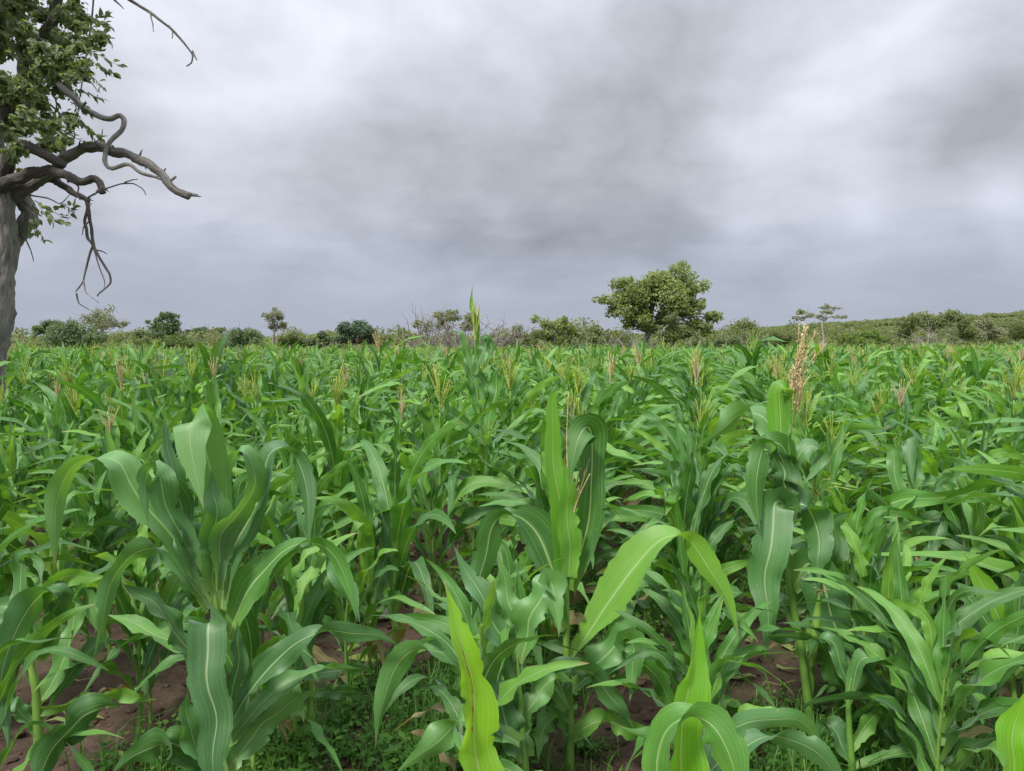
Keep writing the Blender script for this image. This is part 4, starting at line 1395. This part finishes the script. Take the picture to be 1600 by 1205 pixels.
# --- trees and bushes along the far side of the field
TL = [
    ('small_tree', 'dark flat-topped tree nearest the grey trunk at the left', 'tree', 70, [(78, 508, 14, .6), (66, 516, 12, .6), (90, 516, 10, .6)], [(76, 600), (76, 520)], 1500, .15, F_DARK, M_BROWNBARK),
    ('bush', 'large dark olive bush below the pale sparse tree at the left', 'bush', 52, [(100, 525, 22), (125, 520, 24), (148, 528, 20), (85, 532, 18), (118, 540, 24)], [(118, 600), (118, 535)], 4200, .12, F_DARK, M_BROWNBARK),
    ('small_tree', 'pale sparse tree with thin grey crown, left of the dark upright tree', 'tree', 60, [(160, 490, 16), (145, 498, 15), (175, 500, 14), (188, 508, 10), (160, 510, 16)], [(158, 620), (158, 530), (160, 512)], 1500, .11, F_GREY, M_DEAD),
    ('small_tree', 'dark upright tree with a knobbly top, second tree from the pale sparse one', 'tree', 58, [(252, 495, 10), (262, 492, 8), (240, 502, 8), (256, 508, 17), (245, 518, 16), (270, 516, 15)], [(257, 620), (257, 530)], 3000, .12, F_DARK, M_BROWNBARK),
    ('bush', 'bright yellow-green round bush beside the maize at the left', 'bush', 50, [(278, 534, 15), (265, 538, 12), (292, 538, 10)], [(278, 600), (278, 545)], 1800, .10, F_LIGHT, M_BROWNBARK),
    ('small_tree', 'flat wide acacia low on the left horizon', 'tree', 78, [(310, 517, 13, .45), (328, 515, 12, .45), (296, 519, 9, .45), (340, 521, 8, .5)], [(316, 600), (317, 525)], 1400, .15, F_DARK, M_DEAD),
    ('bush', 'dense dark bush right of the yellow-green bush', 'bush', 52, [(378, 525, 17), (392, 530, 15), (366, 534, 14), (382, 540, 18)], [(382, 600), (382, 540)], 2800, .11, F_DARK, M_BROWNBARK),
    ('small_tree', 'slim pale tree with a narrow crown on a thin pale trunk', 'tree', 54, [(430, 488, 9), (420, 494, 8), (440, 493, 8), (430, 502, 11), (424, 512, 8), (438, 510, 8)], [(427, 620), (427, 535), (429, 508)], 1000, .10, F_GREY, M_DEAD),
    ('bush', 'olive bush right of the slim pale tree', 'bush', 56, [(455, 528, 14), (470, 532, 12), (445, 534, 11)], [(455, 600), (455, 538)], 1500, .12, F_OLIVE, M_BROWNBARK),
    ('bush', 'dark low bush left of the round bluish bush', 'bush', 56, [(505, 532, 14), (520, 530, 11), (490, 534, 11)], [(505, 600), (505, 540)], 1600, .12, F_DARK, M_BROWNBARK),
    ('bush', 'round bluish green bush standing above its neighbours', 'bush', 52, [(557, 512, 18), (542, 516, 15), (575, 518, 15), (556, 528, 24), (585, 530, 11), (535, 530, 12)], [(557, 600), (557, 535)], 4200, .11, F_BLUE, M_BROWNBARK),
    ('bush', 'pale olive bush right of the round bluish bush', 'bush', 60, [(610, 530, 14), (628, 532, 12), (598, 534, 10)], [(612, 600), (612, 540)], 1400, .12, F_OLIVE, M_BROWNBARK),
    ('small_tree', 'two-headed green tree behind the pinkish dead brush', 'tree', 62, [(694, 494, 13), (706, 494, 11), (664, 510, 13), (735, 500, 14), (722, 508, 12), (690, 506, 12)], [(697, 600), (697, 520)], 2600, .12, F_OLIVE, M_DEAD),
    ('bush', 'olive thicket right of the dead brush', 'bush', 56, [(812, 524, 14), (828, 526, 13), (800, 530, 12), (818, 538, 16)], [(815, 600), (815, 538)], 2200, .11, F_OLIVE, M_BROWNBARK),
    ('small_tree', 'rounded grey-green tree left of the largest tree', 'tree', 60, [(862, 505, 15), (848, 510, 13), (880, 508, 14), (890, 518, 11), (865, 520, 18), (845, 522, 12)], [(865, 600), (865, 530)], 3000, .12, F_BIG, M_DEAD),
    ('bush', 'hazy olive bush between the rounded tree and the largest tree', 'bush', 62, [(918, 517, 13), (930, 520, 12), (905, 524, 12), (922, 530, 15)], [(918, 600), (918, 535)], 1900, .12, F_OLIVE, M_BROWNBARK),
    ('bush', 'very dark small bush in front of the rounded tree', 'bush', 51, [(905, 540, 12), (918, 542, 9)], [(908, 600), (908, 545)], 1000, .10, F_DARK, M_BROWNBARK),
    ('small_tree', 'rounded olive tree at the foot of the hill, right of the largest tree', 'tree', 72, [(1165, 510, 13), (1178, 514, 11), (1152, 516, 10), (1165, 524, 14)], [(1166, 600), (1166, 530)], 2000, .14, F_OLIVE, M_BROWNBARK),
    ('bush', 'low dark bush at the field edge below the rounded olive tree', 'bush', 60, [(1150, 533, 13), (1175, 535, 14), (1195, 535, 12), (1130, 536, 12)], [(1160, 600), (1160, 540)], 2200, .12, F_DARK, M_BROWNBARK),
    ('bush', 'olive bush between the dark post and the pale-trunked tree', 'bush', 68, [(1215, 526, 13), (1230, 530, 13), (1205, 534, 10)], [(1220, 600), (1220, 538)], 1600, .14, F_OLIVE, M_BROWNBARK),
    ('small_tree', 'thin tree with white forked trunk and flat sparse crown, before the hill', 'tree', 66, [(1252, 489, 9, .5), (1246, 498, 8, .5), (1264, 494, 7, .5), (1290, 480, 8, .5), (1296, 488, 9, .5), (1308, 482, 6, .5), (1312, 495, 9, .5), (1284, 494, 7, .5)], [(1287, 620), (1287, 530), (1284, 508), (1290, 498)], 1000, .11, F_GREY, M_DEAD),
    ('bush', 'light dome-shaped bush right of the white forked trunk', 'bush', 69, [(1330, 530, 15, .6), (1350, 528, 17, .6), (1372, 530, 15, .6), (1350, 537, 17, .6)], [(1350, 600), (1350, 538)], 2400, .14, F_LIGHT, M_BROWNBARK),
    ('bush', 'wide grey-green dome with pale bare stems beneath, right of the light bush', 'bush', 75, [(1425, 506, 16, .7), (1450, 500, 18, .7), (1475, 500, 18, .7), (1500, 508, 16, .7), (1410, 518, 14, .7), (1515, 520, 14, .7)], [(1452, 600), (1450, 538), (1452, 522)], 4200, .15, F_OLIVE, M_DEAD),
    ('bush', 'grey-green bush near the right edge with a pale stem', 'bush', 79, [(1530, 510, 16), (1550, 518, 15), (1522, 526, 14), (1545, 530, 14)], [(1530, 600), (1528, 538), (1526, 520)], 2600, .14, F_GREY, M_DEAD),
    ('bush', 'dark bush touching the right edge', 'bush', 84, [(1585, 522, 18), (1605, 515, 20), (1570, 532, 13)], [(1590, 600), (1590, 535)], 2400, .14, F_OLIVE, M_BROWNBARK),
]
for k, (nm, lab, cat, d, cl_, tr_, n_, sz_, fm_, bm_) in enumerate(TL):
    bare = 5 if fm_ is F_GREY else (4 if bm_ is M_DEAD else 1)
    px_tree(nm, lab, cat, d, cl_, tr_, n_, sz_, fm_, bm_, 100 + k, r0=.11 if cat == 'tree' else .07, bare=bare, group='trees and bushes behind the field')


# --- dead brushwood: tangles of bare branches
def dead_brush(label, d, px, py_top, wpx, n, seed):
    rr_ = random.Random(seed)
    k = d / FPX
    base = on_ground(px, d)
    root = thing('dead_brush', label, 'dead brush', base, 'dead brush piles')
    H = at(px, py_top, d)[2]
    lines = []
    for i in range(n):
        x0 = rr_.uniform(-.5, .5) * wpx * k * .7
        y0 = rr_.uniform(-.8, .8)
        p = np.array([x0, y0, -.1])
        a = rr_.uniform(0, 6.28)
        dirv_ = np.array([math.cos(a) * .6, math.sin(a) * .6, rr_.uniform(.8, 1.8)])
        pts = [p]
        ln = H * rr_.uniform(.7, 1.6) / 5
        for s_ in range(5):
            dirv_ = unit(dirv_ + np.array([rr_.gauss(0, .38), rr_.gauss(0, .38), rr_.gauss(-.08, .25)]))
            p = p + dirv_ * ln
            if abs(p[0]) > wpx * k * .5:
                p[0] *= .93
            pts.append(p)
        lines.append((pts, .050, .012))
        for _ in range(9):
            j = rr_.randrange(1, 5)
            e = pts[j] + np.array([rr_.gauss(0, .35), rr_.gauss(0, .35), rr_.gauss(.15, .3)])
            lines.append(([pts[j], (pts[j] + e) / 2 + [0, 0, .05], e], .020, .006))
    limbs(root, 'branches', rr_, lines, M_DEAD, 3, wob=.15, n=7)


dead_brush('wide pinkish grey dead brush left of the tallest maize plant', 53, 690, 500, 120, 90, 1)
dead_brush('grey dead brush right of the tallest maize plant', 54, 778, 504, 56, 50, 2)
dead_brush('pale dead brush under the largest tree', 54, 985, 522, 66, 44, 3)
dead_brush('grey dead branches under the wide dome bush at the right', 73, 1450, 508, 100, 44, 4)

# --- dark post at the field edge
base = on_ground(1162, 40)
V, Q, T = tube(catmull([base + [0, 0, -.2], base + [.02, 0, 1], at(1162, 520, 40), at(1162, 517, 40)], 10), [.07, .07, .06, .06, .06, .055, .055, .055, .06, .06], 8)
o = link('post', build_mesh('post', V - base, Q, T, mats=[M_BROWNBARK]), loc=base)
tag(o, 'thin dark wooden post standing among the maize below the hill', 'post')

# --- thicket behind, and the scrub on the hill
tr_ = random.Random(60)
cl_ = []
for k in range(430):
    y = tr_.uniform(0, 1) ** 1.5 * 46 + 57
    x = tr_.uniform(-.82, .86) * y
    if y < field_edge(x) + 5:
        continue
    h = tr_.uniform(1.35, 2.2) * (1 + (y - 55) / 150) * (.80 if x < -6 else 1) * (1 + .22 * math.sin(x * .35) + .12 * math.sin(x * 1.1 + 2))
    if -.02 < x / y < .12:
        h *= .9
    r = tr_.uniform(1.0, 2.2)
    cl_.append(((x, y, ground_at(x, y) + h * .55), (r, r, h * .85)))
def scrub_mesh(name, cl, n, size, mat):
    s_ = Soup()
    for k, (c, r) in enumerate(cl):
        V, T = tr_.choice(lumps)
        s_.add(V / np.linalg.norm(V, axis=1, keepdims=True) * wr.uniform(.85, 1.0) * np.array(r) * .84 + np.array(c), T=T, tint=tr_.random() * .3)
    V, Q, ti = leaf_cloud(tr_, cl, n, size, hollow=.70, outer=1.04, rough=.35)
    s_.add(V, Q, tint=ti)
    return s_.mesh(name, [mat], smooth=False)


o = link('thicket', scrub_mesh('thicket', cl_, 210000, .19, F_OLIVE))
tag(o, 'belt of low olive scrub behind the maize field', 'scrub', kind='stuff')
cl_ = []
for k in range(2600):
    y = 125 + tr_.random() ** .8 * 520
    x = tr_.uniform(-.8, .95) * y
    if x < .15 * y and y > 330:
        continue
    h = tr_.uniform(1.3, 3.0)
    r = tr_.uniform(1.8, 4.2)
    cl_.append(((x, y, ground_at(x, y) + h * .5), (r, r, h * .75)))
o = link('hill_woodland', scrub_mesh('hill_woodland', cl_, 200000, .62, F_OLIVE))
tag(o, 'far green woodland covering the low hill', 'woodland', kind='stuff')

# ------------------------------------------------------------------ the old tree at the left
D = 9.0
S1 = 2.0075
rr = random.Random(11)


def q1(zx, zy, e=0.0):
    return at(zx / S1, zy / S1, D + e)


base = q1(-62, 1500)
base = np.array([base[0], base[1], 0.0])
OT = thing('old_tree', 'old grey tree at the left edge with a broken arching branch', 'tree', base)
zk = D / FPX / S1


def limb_part(name, pts, r0, r1, sides=10, n=None, wob=1.0, broken=False, mat=M_BARK, label=None, seed=0):
    rr_ = random.Random(seed + int(pts[0][0]))
    P0 = [q1(*p) - base for p in pts]
    n = n or 6 * len(pts)
    P = catmull(P0, n)
    if name == 'twig':
        i_ = np.linspace(0, len(P0) - 1, n)
        P = np.stack([np.interp(i_, np.arange(len(P0)), np.array(P0)[:, c]) for c in range(3)], 1) * .7 + P * .3
    R = np.linspace(r0, r1, n) * zk
    tt = np.linspace(0, 1, n)

    def wig(a):
        return a * sum(np.sin(tt * rr_.uniform(2, 5) * len(pts) + rr_.uniform(0, 6)) for _ in range(3)) / 2
    env = np.minimum(1, np.arange(n) / 6)
    P = P + np.stack([wig(.16), wig(.16), wig(.16)], 1) * (R * env)[:, None] * wob
    R = R * (1 + wig(.07) + (np.array([rr_.gauss(0, .03) for _ in P]) if sides > 6 else 0))
    s_ = Soup()
    if sides > 6:
        sides = int(sides * 1.8)
    V, Q, T = tube(P, R, sides)
    ang = np.arange(sides) / sides * 2 * math.pi
    Vr = V[:-1].reshape(n, sides, 3)
    tw = tt[:, None] * rr_.uniform(1, 3)
    rid = sum(a * np.sin(f * (ang[None, :] + tw) + p + .9 * np.sin(tt[:, None] * q_)) for a, f, p, q_ in ((.05, 3, .3, 9), (.045, 5, 1.2, 14), (.035, 9, 2.2, 21)))
    if sides > 9:
        Vr = P[:, None] + (Vr - P[:, None]) * (1 + rid)[..., None]
    Vr = Vr + (Vr - P[:, None]) * np.array([[rr_.gauss(0, .055) for _ in range(sides)] for _ in range(n)])[..., None]
    V = np.vstack([Vr.reshape(-1, 3), V[-1:]])
    ln = np.concatenate([[0], np.cumsum(np.linalg.norm(np.diff(P, axis=0), axis=1))])
    UV = np.stack([np.tile(np.abs(ang / math.pi - 1), n) * np.repeat(R, sides) * 3.1, np.repeat(ln, sides)], 1)
    UV = np.vstack([UV, UV[-1:]])
    s_.add(V, Q, T, UV=UV, tint=0.0)
    if broken:
        dv = unit(P[-1] - P[-3])
        for k in range(3):
            o_ = np.array([rr_.gauss(0, .5), rr_.gauss(0, .5), rr_.gauss(0, .6)]) * R[-1]
            e = P[-1] + o_ * 1.7 + dv * R[-1] * rr_.uniform(1.0, 2.4)
            V, Q, T = tube(np.array([P[-2] + o_ * .3, P[-1] + o_, e]), [R[-1] * .6, R[-1] * .4, R[-1] * .08], 5)
            s_.add(V, Q, T)
    o_ = link(name, s_.mesh(name, [mat]), OT)
    if label:
        o_['label'] = label
    return o_


limb_part('trunk', [(-62, 1520, 0), (-50, 1250, 0), (-28, 1050, 0), (-2, 880, 0), (2, 740, 0), (-10, 600, 0), (-35, 430, .1), (-50, 200, .2), (-40, -60, .3), (0, -330, .3)], 58, 30, 18, 90, wob=.5)
limb_part('branch', [(-25, 640, -.1), (5, 585, -.15), (50, 560, -.2), (110, 542, -.25), (165, 535, -.3), (225, 560, -.35), (265, 572, -.35), (290, 558, -.4), (312, 575, -.4), (323, 606, -.4)], 21, 9, broken=True)
limb_part('branch', [(10, 650, .1), (60, 605, .1), (125, 565, .1), (185, 515, .05), (240, 473, 0), (290, 460, 0), (350, 472, -.05), (430, 497, -.1), (490, 532, -.15), (530, 577, -.2), (565, 606, -.2), (592, 618, -.2)], 19, 11, n=70, broken=True, label='thick arching branch with a broken end')
limb_part('branch', [(60, 180, .2), (150, 240, .1), (210, 288, 0), (260, 335, -.05), (310, 365, -.1), (345, 373, -.1), (375, 361, -.1), (389, 376, -.1), (381, 410, -.1), (346, 445, -.12), (331, 482, -.12), (331, 514, -.12), (352, 529, -.12), (400, 516, -.14), (440, 541, -.15), (490, 556, -.18), (528, 569, -.2), (552, 554, -.2)], 11.5, 4, n=90, wob=.6, label='crooked thin branch doubling back on itself')
limb_part('branch', [(70, 590, .2), (130, 565, .2), (165, 562, .2), (205, 588, .2), (245, 612, .2), (278, 632, .2)], 17, 7, broken=True)
limb_part('branch', [(-10, 560, .3), (50, 600, .3), (80, 640, .3), (88, 685, .3), (60, 745, .3), (38, 770, .25)], 30, 20, wob=.4)
limb_part('branch', [(-30, 420, .2), (40, 300, .3), (75, 340, .2), (80, 180, .4), (150, 90, .3), (190, -40, .2)], 24, 16)
limb_part('branch', [(30, 620, .1), (20, 520, -.2), (60, 460, -.4), (130, 480, -.4), (200, 520, -.3)], 24, 12)
for k, (bx, by, ex, ey) in enumerate([(430, 497, 446, 470), (505, 545, 520, 528), (240, 473, 252, 440), (360, 476, 352, 455), (300, 462, 296, 436), (120, 545, 132, 520), (200, 545, 214, 575), (260, 335, 268, 318)]):
    limb_part('stub', [(bx, by, -.08), ((bx + ex) / 2 + 2, (by + ey) / 2, -.1), (ex, ey, -.12)], 5, 1.5, sides=6, n=8, wob=1.5, seed=k + 50)
TW = [[(-30, -150, 0), (150, -110, -.1), (300, -60, -.2), (415, -5, -.3), (470, 35, -.3), (530, 80, -.3), (580, 125, -.3), (608, 168, -.3), (612, 190, -.3), (585, 208, -.3)],
      [(470, 35, -.3), (478, 70, -.3), (482, 100, -.3)], [(604, 160, -.3), (612, 178, -.3), (618, 190, -.28)],
      [(250, -60, -.1), (330, -20, -.1), (365, 5, -.1), (388, 28, -.1)],
      [(272, 632, .2), (284, 690, .2), (288, 740, .2), (300, 788, .2), (328, 835, .2), (352, 868, .2), (344, 898, .2), (308, 920, .2), (306, 930, .2)],
      [(278, 640, .2), (266, 700, .22), (276, 745, .22), (290, 772, .2), (272, 830, .2), (262, 880, .2), (238, 915, .2)], [(262, 880, .2), (268, 915, .2), (310, 950, .2)],
      [(300, 785, .2), (320, 788, .2), (336, 797, .2)], [(292, 770, .2), (312, 840, .2), (330, 885, .2), (326, 905, .2)], [(240, 920, .2), (246, 950, .2), (280, 972, .2)],
      [(275, 620, .2), (330, 592, .15), (390, 574, .1), (430, 576, .1), (452, 598, .1), (458, 612, .1)], [(390, 574, .1), (410, 566, .1), (432, 562, .1)],
      [(60, 720, .2), (85, 760, .2), (98, 790, .2), (106, 820, .2)], [(295, -20, .1), (288, 60, .1), (270, 180, .1), (245, 340, .1), (240, 380, .1)],
      [(90, 612, .1), (150, 622, .05), (190, 640, 0), (220, 610, 0)], [(40, 620, 0), (100, 665, -.05), (130, 700, -.05)],
      [(225, 560, -.35), (248, 590, -.35), (240, 612, -.35), (252, 628, -.35)], [(290, 458, 0), (318, 430, .05), (322, 405, .05)], [(430, 496, -.1), (452, 515, -.1), (458, 532, -.1)],
      [(285, 690, .2), (262, 712, .2), (258, 738, .2)], [(530, 80, -.3), (542, 102, -.3), (540, 122, -.3)], [(200, 200, .1), (262, 240, .05), (290, 262, .05), (308, 290, .05)],
      [(160, 330, .1), (205, 372, .1), (236, 420, .1), (228, 452, .1)], [(120, 120, 0), (210, 150, 0), (262, 165, 0), (310, 160, 0)]]
for k, t_ in enumerate(TW):
    big_ = len(t_) > 6
    limb_part('twig', t_, 7 if k in (0, 3) else (6 if big_ else 3.0), 2.2 if big_ else 1.3, sides=5, n=5 * len(t_), wob=1.2, seed=k)

CR_ = [(60, 60, 100), (160, 90, 85), (60, 180, 110), (195, 180, 70), (250, 110, 45), (40, 300, 90), (130, 290, 75), (215, 250, 52), (262, 210, 42), (60, 400, 72),
       (145, 390, 62), (232, 390, 32), (180, 445, 45), (60, 460, 56), (225, 30, 45), (-80, 60, 150), (-110, 280, 140), (-90, 440, 90), (40, -110, 160), (180, -120, 110),
       (-140, -150, 200), (110, -260, 150)]
cl_ = []
for (zx, zy, r) in CR_:
    for _ in range(11):
        q = q1(zx + rr.gauss(0, .48) * r, zy + rr.gauss(0, .48) * r, rr.gauss(0, .9)) - base
        r2 = r * zk * rr.uniform(.2, .44)
        cl_.append((q, (r2, r2, r2 * .8)))
crown = crown_object(OT, 'crown', rr, cl_, 26000, .050, F_TREE, hollow=.1, long=1.9)


# leaves that stand clear of the crown, one object each
lm = []
for k in range(4):
    w = .030 + .004 * k
    V = np.array([[0, 0, 0], [-w * .8, .035, .006], [0, .04, 0], [w * .8, .035, .006], [-w * .6, .075, .002], [0, .08, -.006], [w * .6, .075, .002], [0, .115, -.02]])
    lm.append(build_mesh('leaf', V, [(0, 2, 1, 1)][:0], T=[(0, 2, 1), (0, 3, 2), (1, 2, 5), (1, 5, 4), (2, 3, 6), (2, 6, 5), (4, 5, 7), (5, 6, 7)], mats=[F_TREE], smooth=True))
SPR = [[(280, 90), (320, 75), (348, 90)], [(290, 60), (325, 50), (345, 42)], [(270, 110), (330, 118), (352, 120)], [(250, 150), (300, 165), (340, 190), (385, 210)], [(300, 200), (330, 225), (378, 235)],
       [(260, 230), (300, 250), (322, 280)], [(240, 280), (290, 300), (318, 312)], [(220, 320), (270, 340), (292, 360)], [(210, 350), (260, 385), (286, 410)], [(270, 410), (300, 425), (325, 440)],
       [(180, 400), (250, 440), (285, 450)], [(110, 630), (160, 660), (205, 680), (232, 650)], [(130, 660), (170, 690), (210, 700)], [(90, 690), (125, 730), (145, 760)], [(190, 640), (225, 655), (236, 640)],
       [(100, 640), (120, 690), (108, 740)], [(250, 30), (262, 60), (300, 70)], [(170, 300), (185, 370), (175, 420)], [(200, 240), (235, 330), (245, 400)], [(150, 330), (165, 400), (140, 440)], [(230, 90), (262, 130), (300, 150)]]
ln_ = []
for k, s_ in enumerate(SPR):
    e = rr.gauss(-.1, .15)
    P = catmull([q1(zx, zy, e + .05 * i) - base for i, (zx, zy) in enumerate(s_)], 14)
    limbs(OT, 'twig', rr, [(P[::3], .006, .002)], M_BARK, 4, n=6)
    for i in range(13):
        d_ = unit(P[min(i + 1, 13)] - P[max(0, i - 1)])
        o = link('leaf', rr.choice(lm), OT)
        o.location = P[i] + np.array([rr.gauss(0, .012) for _ in range(3)])
        v = Vector(tuple(unit(d_ + np.array([rr.gauss(0, .8), rr.gauss(0, .8), rr.gauss(-.1, .7)]))))
        o.rotation_euler = v.to_track_quat('Y', 'Z').to_euler()
        o.rotation_euler.rotate_axis('Y', rr.uniform(-1.2, 1.2))
        sc = rr.uniform(.6, 1.1)
        o.scale = (sc, sc, sc)
print('TRIS', sum(sum(len(p.vertices) - 2 for p in m.polygons) for m in bpy.data.meshes))
print('plants near', len(near), 'rest', len(rest), 'verts', big.n)
